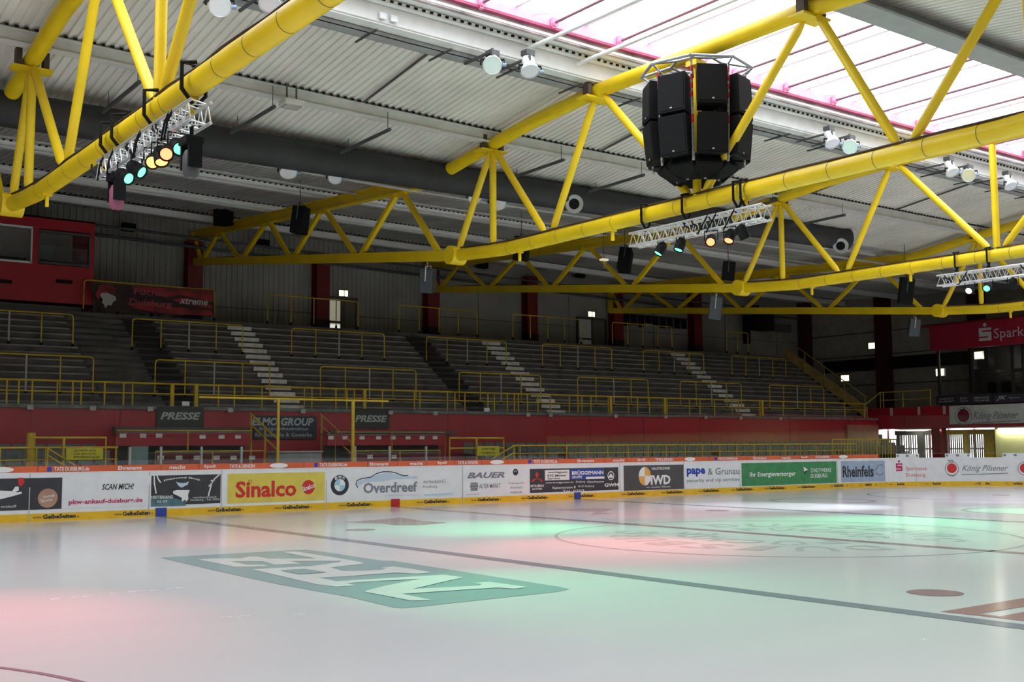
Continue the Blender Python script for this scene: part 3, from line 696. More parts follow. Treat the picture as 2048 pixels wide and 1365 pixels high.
for (q, yy, lab, txt) in (((133,897,206,920), 16.8, 'yellow notice board on the left railing above the boards', ('ZUTRITT NUR', 'FÜR BEFUGTE', 'BITTE ABSTAND HALTEN')), ((954,893,999,912), 16.8, 'yellow notice board on the railing right of the right press box', ('ZUTRITT NUR', 'FÜR BEFUGTE'))):
    a0 = at(q[0], q[1], 'Y', yy); b0 = at(q[2], q[3], 'Y', yy); S = SurfY(yy)
    o = MB().bx(a0.x, b0.x, yy, yy+.03, b0.z, a0.z).build('notice_board', mat('yellow_notice', (.62, .55, .02), .5)); tag(o, lab, 'notice board')
    h = (a0.z-b0.z)/(len(txt)+.6)
    for i, tx in enumerate(txt):
        lettering(S, tx, (a0.x+(b0.x-a0.x)*.2, a0.z-h*(i+1.05), a0.x+(b0.x-a0.x)*(.8 if i < 2 else .9), a0.z-h*(i+.45)), INK, o, off=.006)
# grey seats
def seat(x, y, z, label, group, first=[None]):
    if first[0] is None:
        o = thing('stadium_seat', label, 'seat', (x, y, z), group)
        MB().box((0, -.02, .40), (.42, .38, .05)).build('seat_pan', SEATG, o, bevel=.015)
        mb = MB()
        for xx, ww in ((-.16, .10), (.16, .10)): mb.box((xx, .19, .62), (ww, .04, .40))
        mb.box((0, .19, .51), (.23, .04, .18)); mb.box((0, .19, .75), (.23, .04, .14)); mb.box((0, .21, .64), (.23, .01, .12))
        mb.build('backrest', SEATG, o)
        MB().box((0, .10, .19), (.08, .25, .38)).build('bracket', DGREY, o)
        first[0] = o; return o
    c = copy_tree(first[0]); c.location = (x, y, z); c['label'] = label; c['group'] = group; return c
x = 6.6
while x < 32.6:
    seat(x, 20.5, 1.15, 'grey plastic seat in the long upper row right of the press boxes', 'grey seats, upper row on the right')
    if (int(x*2) % 17) != 3: seat(x, 19.1, .95, 'grey plastic seat in the lower row right of the press boxes', 'grey seats, lower row on the right')
    x += .5
for i in range(8):
    seat(-11.0+.5*i, 20.5, 1.15, 'grey plastic seat in the upper row at the left picture edge', 'grey seats, upper row on the left')
    seat(-11.0+.5*i, 19.1, .95, 'grey plastic seat in the lower row at the left picture edge', 'grey seats, lower row on the left')
# press boxes
def press(x_l, x_r, rows, label, txtpx):
    o = thing('press_box', label, 'press box', (0, 0, 0))
    for (y, pxl, pxr, zt_, zb, tags, m) in rows:
        a0 = at(pxl, 870, 'Y', y).x; b0 = at(pxr, 870, 'Y', y).x
        MB().bx(a0, b0, y, y+.05, zb, zt_).build('desk_front', m, o)
        MB().bx(a0, b0, y, y+.55, zt_, zt_+.04).build('desk_top', FLOORC, o)
        MB().bx(a0+.05, b0-.05, y+.3, y+.36, zb-.62, zb).build('dark_seat_slab', mat('dark_seat_mass', (.018, .024, .02), .7, noise=.3), o)  # dark slab stands in for the dark chairs below the desk
        for px, py in tags:
            p = at(px, py, 'Y', y); MB().bx(p.x-.10, p.x+.10, y-.012, y, p.z-.06, p.z+.06).build('name_plate', INKW, o)
    return o
DB = mat('dark_red_desk', (.16, .02, .03), .5)
press(0, 0, [(19.9, 236, 500, 2.30, 1.9, [(246,872),(286,872),(318,872),(405,874),(443,874),(476,874)], REDP), (18.1, 310, 482, 1.66, 1.25, [(321,916),(358,916),(394,916),(433,916),(467,916),(504,916)], DB)], 'left press box with red desk front and white name plates below the PRESSE sign', 0)
press(0, 0, [(19.9, 655, 888, 2.24, 1.88, [(662,876),(690,876),(724,876),(757,876),(786,876),(816,876),(844,876),(870,876)], REDP), (18.1, 700, 882, 1.6, 1.25, [(740,914),(788,914)], DB)], 'right press box with red desk front and white name plates', 0)
mb = MB(); a0 = at(225,858,'Y',21.4); mb.bx(a0.x, at(500,858,'Y',21.4).x, 21.2, 21.45, 2.36, 2.5); o = mb.build('shelf', DGREY); tag(o, 'dark shelf on the red wall above the left press box', 'shelf')
mb = MB(); a0 = at(655,862,'Y',21.4); mb.bx(a0.x, at(905,862,'Y',21.4).x, 21.2, 21.45, 2.32, 2.42); o = mb.build('shelf', DGREY); tag(o, 'dark shelf on the red wall above the right press box', 'shelf')
framed('hoop_railing', 234, 503, 862, 19.6, 1.15, 'thin yellow hoop railing round the upper desk of the left press box', (), (376,), r=.022)
framed('hoop_railing', 671, 890, 865, 19.6, 1.15, 'thin orange-yellow hoop railing round the upper desk of the right press box', (), (784,), r=.02, m=mat('orange_rail', (.55, .25, .04), .5))
framed('hoop_railing', 311, 528, 903, 17.8, .75, 'thin yellow hoop railing round the lower desk of the left press box', (), (425,), r=.022)
framed('hoop_railing', 712, 880, 902, 17.8, .75, 'thin yellow hoop railing round the lower desk of the right press box', (), (800,), r=.02)
mb = MB(); p0 = at(262, 893, 'Y', 17.6); p1 = at(296, 928, 'Y', 17.6); mb.bx(p0.x, p1.x, 17.6, 17.9, .75, p0.z); o = mb.build('counter', mat('pale_green_panel', (.16, .24, .24), .5)); tag(o, 'pale green counter panel at the left end of the left press box', 'counter')
# orange handrails and steps between the press boxes
for l, lab, mm in (([(640,828),(705,888)], 'orange-yellow sloping stair handrail right of the navy sign', mat('orange_rail', (.55, .25, .04), .5)), ([(500,826),(556,880)], 'faint yellow sloping stair handrail left of the navy sign', YRAIL)):
    o = thing('stair_handrail', lab, 'handrail')
    y0 = 20.9
    for dy in (0, 22):
        p = at(l[0][0], l[0][1]+dy, 'Y', y0); q = at(l[1][0], l[1][1]+dy, 'Y', y0-1.2); MB().tube([p, q], .03, 8).build('rail', mm, o)
    for f in (.05, .55):
        p = at(l[0][0], l[0][1], 'Y', y0).lerp(at(l[1][0], l[1][1], 'Y', y0-1.2), f); MB().tube([(p.x, p.y, 1.15), p], .04, 8).build('post', mm, o)
mb = MB(); p0 = at(556, 906, 'Y', 18.4); p1 = at(643, 906, 'Y', 18.4); mb.bx(p0.x, p1.x, 18.4, 19.2, .75, p0.z); o = mb.build('counter', mat('pale_grey_panel', (.30, .32, .31), .5)); tag(o, 'pale grey counter below the navy sign between the press boxes', 'counter')
MB().bx(p0.x-.03, p1.x+.03, 18.35, 19.25, p0.z, p0.z+.05).build('counter_top', GRAIL, o)
# signs on the red wall
def wall_sign(q, m, label, texts, Y=21.42):
    S = SurfY(Y); a0 = at(q[0], q[1], 'Y', Y); b0 = at(q[2], q[3], 'Y', Y)
    zt_ = at((q[0]+q[2])/2, q[1], 'Y', Y).z; zb = at((q[0]+q[2])/2, q[3], 'Y', Y).z
    o = MB().bx(a0.x, b0.x, Y, Y+.05, zb, zt_).build('wall_sign', m); tag(o, label, 'sign')
    for t, b, k in texts: ptext(S, t, b, INKW if 'm' not in k else k.pop('m'), o, off=.006, **k)
    return o
PRS = mat('black_sign', (.018, .022, .022), .5); GP = mat('grey_white_print', (.42, .46, .46), .5, noise=0)
wall_sign((314,814,407,856), PRS, 'black sign with white slanted PRESSE lettering above the left press box', [('PRESSE', (321,825,401,840), dict(shear=.25, bold=.035, m=GP))])
wall_sign((708,818,779,857), PRS, 'black sign with white slanted PRESSE lettering right of the thick yellow post', [('PRESSE', (710,831,774,845), dict(shear=.25, bold=.035, m=GP))])
wall_sign((508,832,633,879), PAN_N, 'navy sign with white ELMO GROUP lettering on the red wall', [('ELMO GROUP', (504,836,627,852), dict(shear=.2, bold=.035, m=GP)), ('Energieinfrastruktur', (519,855,617,863), dict(bold=.01, m=GP)), ('für Industrie & Gewerbe', (510,866,624,874), dict(bold=.01, m=GP))])
p = at(371, 808, 'Y', 21.40); o = MB().bx(p.x-.12, p.x+.12, 21.36, 21.42, p.z-.07, p.z+.07).build('number_plate', INKW); tag(o, 'small white number plate above the left PRESSE sign', 'plate')
p = at(973, 820, 'Y', 21.40); o = MB().bx(p.x-.12, p.x+.12, 21.36, 21.42, p.z-.07, p.z+.07).build('number_plate', INKW); tag(o, 'small white number plate on the red wall below the black steps', 'plate')
# ================================================================== WALLS
YW = 32.3
def corrugated_wall(name, x0, x1, z0, z1, m, pitch=.25, d=.035, y=YW):
    mb = MB(); prof = []; x = x0
    while x < x1: prof += [(x, 0), (x+pitch*.5, 0), (x+pitch*.58, d), (x+pitch*.92, d)]; x += pitch
    vs = [(x, y-q, z) for x, q in prof for z in (z0, z1)]; n = len(prof)
    mb.add(vs, [(2*i, 2*i+2, 2*i+3, 2*i+1) for i in range(n-1)]); mb.bx(x0, x1, y+.01, y+.2, z0, z1)
    return struct(name, mb, m)
corrugated_wall('wall_back_left', -30, 12, 6.7, 12.4, WALLG)
wb = MB(); wb.bx(12, 41, YW, YW+.2, 0, 11.5); struct('wall_back_right', wb, WALLG)
wb = MB(); wb.bx(-30, 12, YW+.0, YW+.2, 0, 6.7); struct('wall_back_base', wb, WALLG)
wb = MB()
for x in (15.2, 21.2, 27.5, 33.5, 38.2): wb.bx(x-.015, x+.015, YW-.012, YW, 6.8, 10.6)
wb.bx(12, 41, YW-.012, YW, 8.3, 8.33); wb.bx(-30, 12, YW-.06, YW-.03, 8.0, 8.03); struct('trim_2', wb, DGREY)
wb = MB(); wb.bx(-30.2, -30, -28.3, 32.6, 0, 11.7); struct('wall_left_end', wb, WALLG)
wb = MB(); wb.bx(-30, 41, -28.5, -28.3, 0, 12.4); struct('wall_near', wb, WALLG)
wb = MB(); wb.bx(40.8, 41.0, -28.3, 32.5, 2.75, 11.7); wb.bx(40.8, 41, -28.3, 16.9, -.02, 2.75); wb.bx(40.8, 41, 27.2, 32.5, -.02, 2.75)
struct('wall_far_end', wb, WALLE)
wb = MB()
for z in (5.4, 7.2, 8.6): wb.bx(40.74, 40.8, -20, 32.3, z, z+.06)
struct('trim_3', wb, DGREY)
mb = MB(); mb.bx(40.4, 40.8, 18.6, 30.5, 6.3, 7.0); o = mb.build('cross_beam', BLACK); tag(o, kind='structure')
# red columns
NMC = ['behind the dark red banner at the nearest roof truss', 'left of the first lit doorway', 'behind the second white flight, under the second truss', 'left of the second doorway', 'right of the second doorway', 'behind the last white flight of steps', 'tallest dark one near the far corner']
for k, x in enumerate((0, 6.1, 12.15, 18.3, 24.35, 30.6)):
    o = thing('wall_column', 'dark red steel column on the back wall, '+NMC[k], 'column', (x, 32.0, 6.8))
    MB().bx(-.33, .33, -.28, -.22, 0, 3.95).bx(-.33, .33, .2, .26, 0, 3.95).bx(-.05, .05, -.22, .2, 0, 3.95).build('column_shaft', REDC, o)
    MB().bx(-.34, .34, -.3, .27, 0, .9).build('column_base', mat('black_column_foot', (.035, .004, .006), .6), o)
for y, n in ((32.0, 'in the far corner of the hall'), (26.1, 'on the far end wall above the balcony'), (20.0, 'behind the balcony glass box')):
    o = MB().bx(40.25, 40.8, y-.42, y+.42, 2.75, 10.9).build('wall_column', mat('dark_red_column', (.075, .006, .01), .5)); tag(o, 'dark red column '+n, 'column')
# doors and lit signs
def doorway(n, l, r, ptop, lit, label_sign):
    a0 = at(l, ptop, 'Y', 32.2); b0 = at(r, ptop, 'Y', 32.2)
    f = MB(); x0, x1 = a0.x, b0.x; z1 = 8.75
    f.bx(x0-.08, x0, 32.12, 32.3, 6.8, z1+.08); f.bx(x1, x1+.08, 32.12, 32.3, 6.8, z1+.08); f.bx(x0-.08, x1+.08, 32.12, 32.3, z1, z1+.12)
    d = struct('door_%d' % n, f, DGREY)
    xm = (x0+x1)/2
    struct('door_leaf', MB().bx(xm+.02, x1, 32.2, 32.26, 6.8, z1), mat('door_leaf_paint', (.20, .19, .15), .6), d)
    struct('door_glass', MB().bx(x0, xm-.02, 32.2, 32.26, 6.8, z1), lit, d)
    struct('door_rail', MB().bx(x0, xm, 32.15, 32.2, 7.62, 7.72).bx(xm-.03, xm+.03, 32.15, 32.2, 6.8, z1), DGREY, d)
LITD = mat('daylit_door_pane', (.5, .5, .4), .4, emit=(.75, .72, .52), es=.28)
LITD2 = mat('dim_door_pane', (.3, .3, .27), .4, emit=(.6, .6, .5), es=.04)
doorway(1, 652, 711, 592, LITD, ''); doorway(2, 1156, 1209, 632, LITD2, '')
mb = MB(); a0 = at(652, 655, 'Y', 32.19); mb.bx(at(653,600,'Y',32.19).x, at(680,600,'Y',32.19).x, 32.17, 32.19, 7.2, 7.55); o = mb.build('bright_pane', mat('bright_door_pane', (.8,.8,.8), .4, emit=(1, 1, .95), es=.7)); o['kind'] = 'structure'
for px, py, ax, v, lab in ((687,587,'Y',32.1,'lit yellow-white exit sign above the first doorway'), (1183,629,'Y',32.1,'lit yellow-white exit sign above the second doorway'),
                       (1745,692,'X',40.69,'lit exit sign high on the far end wall'), (1690,757,'X',40.69,'lit exit sign low on the far end wall above the stair'), (1880,745,'X',33.9,'lit green-yellow exit sign inside the dark balcony box'), (1957,711,'X',35.2,'lit white lamp behind the balcony window')):
    p = at(px, py, ax, v); s_ = .24 if v < 40 else .30
    o = thing('exit_sign' if 'sign' in lab else 'ceiling_lamp', lab, 'sign' if 'sign' in lab else 'lamp', p)
    if ax == 'Y': MB().bx(-s_, s_, 0, .1, -.15, .15).build('housing', ENAMEL, o); MB().bx(-s_+.02, s_-.02, -.012, 0, -.13, .13).build('lit_face', SIGNL, o)
    else: MB().bx(0, .1, -s_, s_, -.2, .2).build('housing', ENAMEL, o); MB().bx(-.012, 0, -s_+.02, s_-.02, -.17, .17).build('lit_face', SIGNL, o)
    if v < 36: MB().bx(.02, .05, -.02, .02, .15, 6.6-p.z+.4).build('hanger', DGREY, o)
# small black wall loudspeakers under the roof
for k, (px, py) in enumerate(((257,455),(526,487),(965,531),(1160,550))):
    p = at(px, py, 'Y', 31.6); o = thing('wall_speaker', 'small black loudspeaker high on the back wall, %s' % ['above the dark red banner', 'behind the nearest truss end', 'left of the third red column', 'left of the second lit doorway'][k], 'loudspeaker', p)
    MB().box((0,0,0), (.55,.3,.32)).build('cabinet', BLACK, o, bevel=.03); MB().box((0,-.16,0), (.48,.02,.26)).build('grille', GRILLE, o); MB().bx(-.03,.03,.1,.68,-.03,.03).build('bracket', DGREY, o)
# black air unit on the back wall near the far corner
p = at(1520, 645, 'Y', 31.2); o = thing('air_unit', 'black box unit with duct on the back wall near the far corner', 'air unit', p)
MB().box((0,0,0), (1.6,.9,1.0)).build('casing', BLACK, o, bevel=.05); MB().box((1.7,0,-.25), (1.8,.5,.45)).build('side_duct', DGREY, o); MB().tube([(-.4,0,.5),(-.4,0,1.0)], .25).build('riser', BLACK, o); MB().box((-1.0,.2,-.4), (.35,.3,1.9)).build('lower_box', BLACK, o)
mb = MB()
p = at(1245, 625, 'Y', 31.9); q = at(1375, 640, 'Y', 31.9)
o = thing('blackout_curtain', 'row of dark cloths hanging from a rail right of the second lit doorway', 'curtain', (0,0,0))
MB().tube([(p.x, 31.9, 9.2), (q.x, 31.9, 9.2)], .03).build('rail', DGREY, o)
for x in (p.x+.2, q.x-.2): MB().bx(x-.03, x+.03, 31.9, 32.3, 9.17, 9.23).build('bracket', DGREY, o)
for i in range(9): x = p.x+(q.x-p.x)*i/9; MB().bx(x+.05, x+.45, 31.85, 31.9, 8.5+.3*random.random(), 9.2).build('cloth', BLACK, o)
# ------------------------------------------------------------------ red cabin at the left
yc = 27.6
a0 = at(190, 445, 'Y', yc); x1 = a0.x; zt_ = a0.z; zb = 7.02
o = thing('press_cabin', 'bright red elevated cabin with two windows at the left picture edge', 'cabin', (0,0,0))
fr = MB()
w = [(at(-190,450,'Y',yc).x, at(66,450,'Y',yc).x), (at(78,460,'Y',yc).x, at(181,475,'Y',yc).x)]
wz = [(8.50, 9.80), (8.54, 9.72)]
fr.bx(-13, x1, yc, yc+.1, zb, 8.5); fr.bx(-13, x1, yc, yc+.1, 9.8, zt_); fr.bx(-13, w[0][0], yc, yc+.1, 8.5, 9.8); fr.bx(w[0][1], w[1][0], yc, yc+.1, 8.5, 9.8); fr.bx(w[1][1], x1, yc, yc+.1, 8.5, 9.8)
fr.bx(x1-.1, x1, yc+.1, 31.9, zb, zt_); fr.bx(-13, x1, yc, 31.9, zt_-.06, zt_); fr.bx(-13, x1, yc, 31.9, zb, zb+.1); fr.bx(-13, -12.9, yc, 31.9, zb, zt_)
fr.build('cabin_shell', REDCAB, o)
for k, ((a, b), (c, d)) in enumerate(zip(w, wz)):
    m = MB(); t = .05
    m.bx(a, b, yc-.03, yc+.1, c-.02, c+t); m.bx(a, b, yc-.03, yc+.1, d-t, d+.02); m.bx(a, a+t, yc-.03, yc+.1, c, d); m.bx(b-t, b, yc-.03, yc+.1, c, d)
    f_ = m.build('window_frame', WHITE if k == 0 else DGREY, o); MB().bx(a+t, b-t, yc+.04, yc+.06, c+t, d-t).build('window_pane', GLASS, f_)
    MB().bx(a+.3, a+.9, yc+1.4, yc+1.5, c+.1, d-.25).build('screen', mat('cabin_screen', (.12,.13,.14), .5), o)
    MB().bx(a+.1, b-.1, yc+.4, yc+1.0, c-.3, c+.22).build('console', BLACK, o)
MB().bx(-12.9, x1-.1, yc+2.5, yc+2.6, zb, zt_).build('inner_wall', WALLG, o)
for px in ((0, 24), (112, 145)): a = at(px[0], 562, 'Y', yc-.02); b = at(px[1], 566, 'Y', yc-.02); MB().bx(a.x, b.x, yc-.03, yc, a.z-.07, a.z+.06).build('vent_slot', BLACK, o)
MB().bx(-13, x1-.4, yc+.05, yc+.4, 6.8, zb).build('plinth', DGREY, o)
# dark red banner
S = SurfY(27.18)
q = MB(); n = 16; vs = []; fs = []
P0, P1, P2, P3 = at(176,566,'Y',27.2), at(426,581,'Y',27.2), at(430,634,'Y',27.2), at(200,622,'Y',27.2)
for i in range(n+1):
    f = i/n; t_ = P0.lerp(P1, f); b_ = P3.lerp(P2, f); wv = .03*math.sin(f*14)
    vs += [(t_.x, 27.2, t_.z), (b_.x, 27.2+wv, b_.z)]
for i in range(n): fs.append((2*i, 2*i+1, 2*i+3, 2*i+2))
q.add(vs, fs); q.add([(x, y+.012, z) for x, y, z in vs], fs)
BAN = mat('banner_black_red', (.03, .005, .008), .6)
bn = q.build('banner', BAN); tag(bn, 'black and dark red banner with eagle head hanging on the top barrier', 'banner')
DR = mat('banner_red', (.30, .012, .02), .6, noise=.4, nscale=2); GR2 = mat('banner_grey', (.42, .40, .38), .6, noise=0); PK = mat('banner_pink', (.36, .06, .09), .6, noise=.2)
for l in ([(262,572),(424,582),(427,605),(400,600),(360,590),(330,596),(300,585),(266,584)], [(250,607),(300,604),(350,615),(420,621),(428,632),(330,628),(270,618)], [(340,600),(370,596),(424,612),(426,618),(380,612)]):
    ppoly(S, l, .03).build('red_field', DR, bn)
ppoly(S, [(197,572),(215,568),(228,574),(232,584),(226,590),(204,586),(196,600),(190,590)], .034).build('eagle_feathers', DR, bn)
ppoly(S, [(201,587),(213,586),(222,590),(230,593),(232,601),(226,604),(222,612),(216,610),(210,617),(207,609),(203,606),(205,599),(201,594)], .038).build('eagle_head', GR2, bn)
ptext(S, 'Füchse', (267,579,336,592), PK, bn, off=.036, bold=.02, shear=.1); ptext(S, 'Duisburg', (257,600,344,617), PK, bn, off=.036, bold=.02, shear=.1)
ptext(S, 'xtreme', (358,598,415,610), GP, bn, off=.036, bold=.02, shear=.3)
# ------------------------------------------------------------------ far end stand (plane X = 33.5)
XE = 33.5
def ex(px, py, v=XE): return at(px, py, 'X', v)
ya = 22.3
eb = MB(); yk = ex(1897, 830).y
eb.bx(XE, XE+.2, yk, 27.2, 2.62, 3.72); eb.bx(XE+.2, 40.8, -20, 27.2, 2.62, 2.75); eb.bx(XE, XE+.2, -20, yk, 2.62, 3.72)
struct('wall_balcony_front', eb, REDP)
eb = MB(); eb.bx(XE+.2, 40.8, -20, 27.2, 2.75, 3.6); struct('floor_balcony', eb, TERR)
for px in (1783, 1838, 1889):
    p = ex(px, 818); o = MB().bx(XE-.06, XE, p.y-.06, p.y+.06, 3.3, 3.72).build('wall_bracket', GRAIL); tag(o, 'small grey bracket on the dark red balcony front', 'bracket', 'brackets on the balcony front')
# brewery sign on the balcony
def end_sign(l, t0, t1, r, b0, b1, m, v, label, name='wall_sign'):
    S = SurfX(v-.08); ul, zl1 = S.inv(l, t0); _, zl0 = S.inv(l, b0); ur, zr1 = S.inv(r, t1); _, zr0 = S.inv(r, b1)
    z1 = (zl1+zr1)/2; z0 = (zl0+zr0)/2
    o = sheet(S, ul, ur, z0, z1, .0, .06).build(name, m); tag(o, label, 'sign'); return o, S
o, S = end_sign(1898, 812, 804, 2160, 852, 841, mat('pale_grey_sign', (.55, .58, .55), .5), XE, 'pale grey brewery sign with round seal on the far balcony front')
u, v = S.inv(1927, 833); ring(S, u, v, .42, .46, .01).build('seal_ring', INKG, o); disc(S, u, v+.03, .32, .012).build('seal', mat('dark_red_seal', (.20,.01,.03), .5), o)
stroke(S, [(1919,817),(1923,821),(1928,817),(1932,821)], .06, .012).build('crown_mark', INKG, o); stroke(S, [(1915,844),(1925,850),(1936,844)], .05, .012).build('ribbon', INKG, o)
ptext(S, 'König Pilsener', (1946,823,2038,843), INKG, o, off=.012, shear=.45, bold=.01); stroke(S, [(1945,847),(1980,845),(2040,842)], .05, .012).build('underline', INKG, o)
# ground level: red pillar, yellow gates, bars, pale yellow wall
p0 = ex(1862, 862); p1 = ex(1879, 862)
o = MB().bx(XE+.02, XE+.6, p1.y, p0.y, -.02, 2.62).build('red_pillar', mat('red_pillar_paint', (.25, .02, .02), .5)); tag(o, 'red square pillar between the two barred openings at the far end', 'pillar')
o = MB().bx(XE+.2, XE+.5, -20, ex(1985, 862).y, -.02, 2.62).build('wall_ground_floor', YWALL); o['kind'] = 'structure'
XG = 36.4
def gate(l, r, label, m, bars, posts, barm):
    o = thing('barred_gate', label, 'gate', (XG, 0, 0))
    a = at(l, 862, 'X', XG); b = at(r, 862, 'X', XG)
    MB().bx(-.05, .05, b.y, a.y, 2.3, 2.55).build('top_frame', m, o); MB().bx(-.05, .05, b.y, a.y, .2, .32).build('bottom_frame', m, o)
    for px, wd in posts: q = at(px, 862, 'X', XG); MB().bx(-.08, .08, q.y-wd/2, q.y+wd/2, 0, 2.55).build('gate_post', m, o)
    for i in range(1, bars):
        y = b.y+(a.y-b.y)*i/bars; MB().tube([(0, y, .25), (0, y, 2.4)], .045, 6).build('bar', barm, o)
    return o
gate(1878, 1984, 'yellow framed gate with thin vertical bars, bright daylight behind', YGATE, 26, ((1884,.3),(1932,.18),(1979,.55)), GRAIL)
gate(1790, 1862, 'grey-green framed lattice gate left of the red pillar, bright daylight behind', mat('grey_green_frame', (.25, .28, .24), .5), 16, ((1797,.2),(1842,.4)), GRAIL)
# dark stair wedge inside the opening
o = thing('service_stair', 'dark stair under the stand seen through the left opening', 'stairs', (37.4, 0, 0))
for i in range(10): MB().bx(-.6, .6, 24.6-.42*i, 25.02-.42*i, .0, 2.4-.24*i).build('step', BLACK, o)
mb = MB(); mb.bx(33.2, 33.3, 21.5, 27.2, 0, 2.62); o = mb.build('side_panel_wall', mat('brown_partition', (.22, .13, .09), .7)); o['kind'] = 'structure'
# rear daylight opening frames
o = thing('window_frame_row', 'grey mullions of the daylit opening in the far end wall', 'window frame', (40.85, 0, 0))
for y in (17.6, 19.0, 20.6, 22.2, 23.4, 24.8, 26.2): MB().bx(-.05, .05, y-.06, y+.06, 0, 2.75).build('mullion', GRAIL, o)
MB().bx(-.04, .04, 16.9, 27.2, 1.5, 1.6).build('transom', GRAIL, o); MB().bx(-.04, .04, 16.9, 27.2, .0, .5).build('sill_panel', GRAIL, o)
p = ex(1832, 852, 36.0); o = MB().bx(35.8, 36.1, p.y-.5, p.y+.5, 2.52, 2.6).build('ceiling_lamp', WLAMP); tag(o, 'lit lamp strip under the balcony above the left gate', 'lamp')
for k, (yy, ln) in enumerate(((19.2, 2.4), (13.5, 3.0))):
    o = thing('strip_lamp', 'white strip lamp under the balcony lip %s' % ('above the yellow framed gate', 'above the pale yellow wall')[k], 'lamp', (33.6, yy, 2.56)); MB().bx(-.06, .06, -ln/2, ln/2, 0, .06).build('housing', ENAMEL, o); MB().bx(-.04, .04, -ln/2+.05, ln/2-.05, -.015, 0).build('lit_tube', WLAMP, o)
    al = bpy.data.lights.new('strip_lamp_light', 'AREA'); al.shape = 'RECTANGLE'; al.size = .1; al.size_y = ln; al.energy = 45; al.color = (1, .97, .85)
    ao = bpy.data.objects.new('strip_lamp_light', al); ao.location = (33.6, yy, 2.53); COL.objects.link(ao)
# brown partition and yellow barred fence at the corner
a = at(1693, 850, 'Y', 21.44); b = at(1752, 895, 'Y', 21.44)
o = MB().bx(a.x, 33.2, 21.40, 21.48, .9, a.z).build('partition', mat('brown_partition_board', (.34, .15, .09), .6)); tag(o, 'brown partition panel at the far end of the red stand wall', 'partition')
o = thing('corner_fence', 'yellow-brown fence with many upright bars at the far corner behind the boards', 'fence', (0, 0, 0))
fa = at(1664, 880, 'Y', 18.2); fb = at(1792, 884, 'Y', 18.2); fb.x = min(fb.x, 33.0)
MB().tube([(fa.x, 18.2, 2.05), (fb.x, 18.2, 2.05)], .035, 8).build('top_rail', YRAIL, o); MB().tube([(fa.x, 18.2, 1.0), (fb.x, 18.2, 1.0)], .03, 8).build('lower_rail', YRAIL, o)
for i in range(23): x = fa.x+(fb.x-fa.x)*i/22; MB().tube([(x, 18.2, .75), (x, 18.2, 2.05)], .045 if i % 5 == 0 else .022, 6).build('post' if i % 5 == 0 else 'bar', YRAIL, o)
# dark banners, glass box and red fascia
o, S = end_sign(1872, 791, 789, 1984, 811, 806, mat('dark_banner', (.022, .022, .035), .5), XE+.0, 'dark sponsor banner with three pale lines, under the balcony windows', 'sponsor_banner')
for t, q in (('PARKETT', (1880,797,1907,800)), ('BAUMARKT', (1878,802,1909,805)), ('AUTO', (1920,795,1934,799)), ('HAUS', (1921,801,1936,804)), ('SERVICE', (1948,794,1978,798)), ('TECHNIK', (1947,800,1980,803))): ptext(S, t, q, GP, o, off=.01, bold=.01)
o, S = end_sign(1987, 788, 786, 2160, 806, 801, mat('dark_banner2', (.035, .032, .055), .5), XE+.0, 'dark purple sponsor banner with pale script, right of the first', 'sponsor_banner')
ptext(S, 'JK', (1992,792,2014,802), GP, o, off=.01, shear=.4, bold=.01); ptext(S, 'Sports', (2018,794,2040,798), GP, o, off=.01, bold=.01)
o, S = end_sign(1858, 650, 626, 2170, 701, 680, mat('bank_red', (.26, .003, .022), .5), XE-.15, 'big dark red fascia sign with white S mark and lettering', 'fascia_sign')
WS = mat('sign_pale_print', (.42, .40, .42), .5, noise=0)
s_mark(S, 1958, 646, 1983, 682, WS, o, .02)
ptext(S, 'Sparkasse', (1988,653,2094,679), WS, o, off=.02, bold=.0)
MB().bx(.1+XE, 35.2, -12, 18.9, 7.8, 7.9).build('roof_panel', REDC, o)
bxo = thing('balcony_lounge', 'dark glazed lounge box above the far balcony', 'lounge', (0,0,0))
yl = ex(1876, 745).y
z0, z1 = 4.25, 6.75
FRM = mat('black_frame', (.015,.015,.016), .5)
for px in (1877, 1945, 2024, 2046): q = ex(px, 745); MB().bx(XE, XE+.12, q.y-.06, q.y+.06, z0, z1).build('mullion', FRM, bxo)
MB().bx(XE+.03, XE+.05, -12, yl, z0, z1).build('window_pane', GLASS, bxo)
MB().bx(XE, XE+.15, -12, yl, z0-.5, z0).build('apron', FRM, bxo)
MB().bx(36.8, 36.9, -12, yl-2.7, 3.6, z1).build('inner_wall', mat('lounge_inner_wall', (.65,.60,.50), .7), bxo); MB().bx(36.8, 36.9, yl-2.7, yl, 3.6, z1).build('dark_inner_wall', FRM, bxo); MB().bx(XE, 36.9, -12, yl, z1, z1+.1).build('ceiling_panel', FRM, bxo)
ll = bpy.data.lights.new('lounge_lamp_light', 'POINT'); ll.energy = 22; ll.color = (1, .9, .72); ll.shadow_soft_size = .2
lo = bpy.data.objects.new('lounge_lamp_light', ll); lo.location = at(1957, 711, 'X', 35.2)+Vector((0, -.6, -.35)); COL.objects.link(lo)
for px in (1975, 2010, 2040): q = at(px, 780, 'X', 35); MB().bx(34.6, 35.2, q.y-.7, q.y+.7, 3.6, 4.85).build('furniture', FRM, bxo)
q = at(2040, 735, 'X', 35.5); MB().bx(35.4, 35.6, q.y-1.5, q.y+1.2, 5.35, 5.5).build('shelf', FRM, bxo)
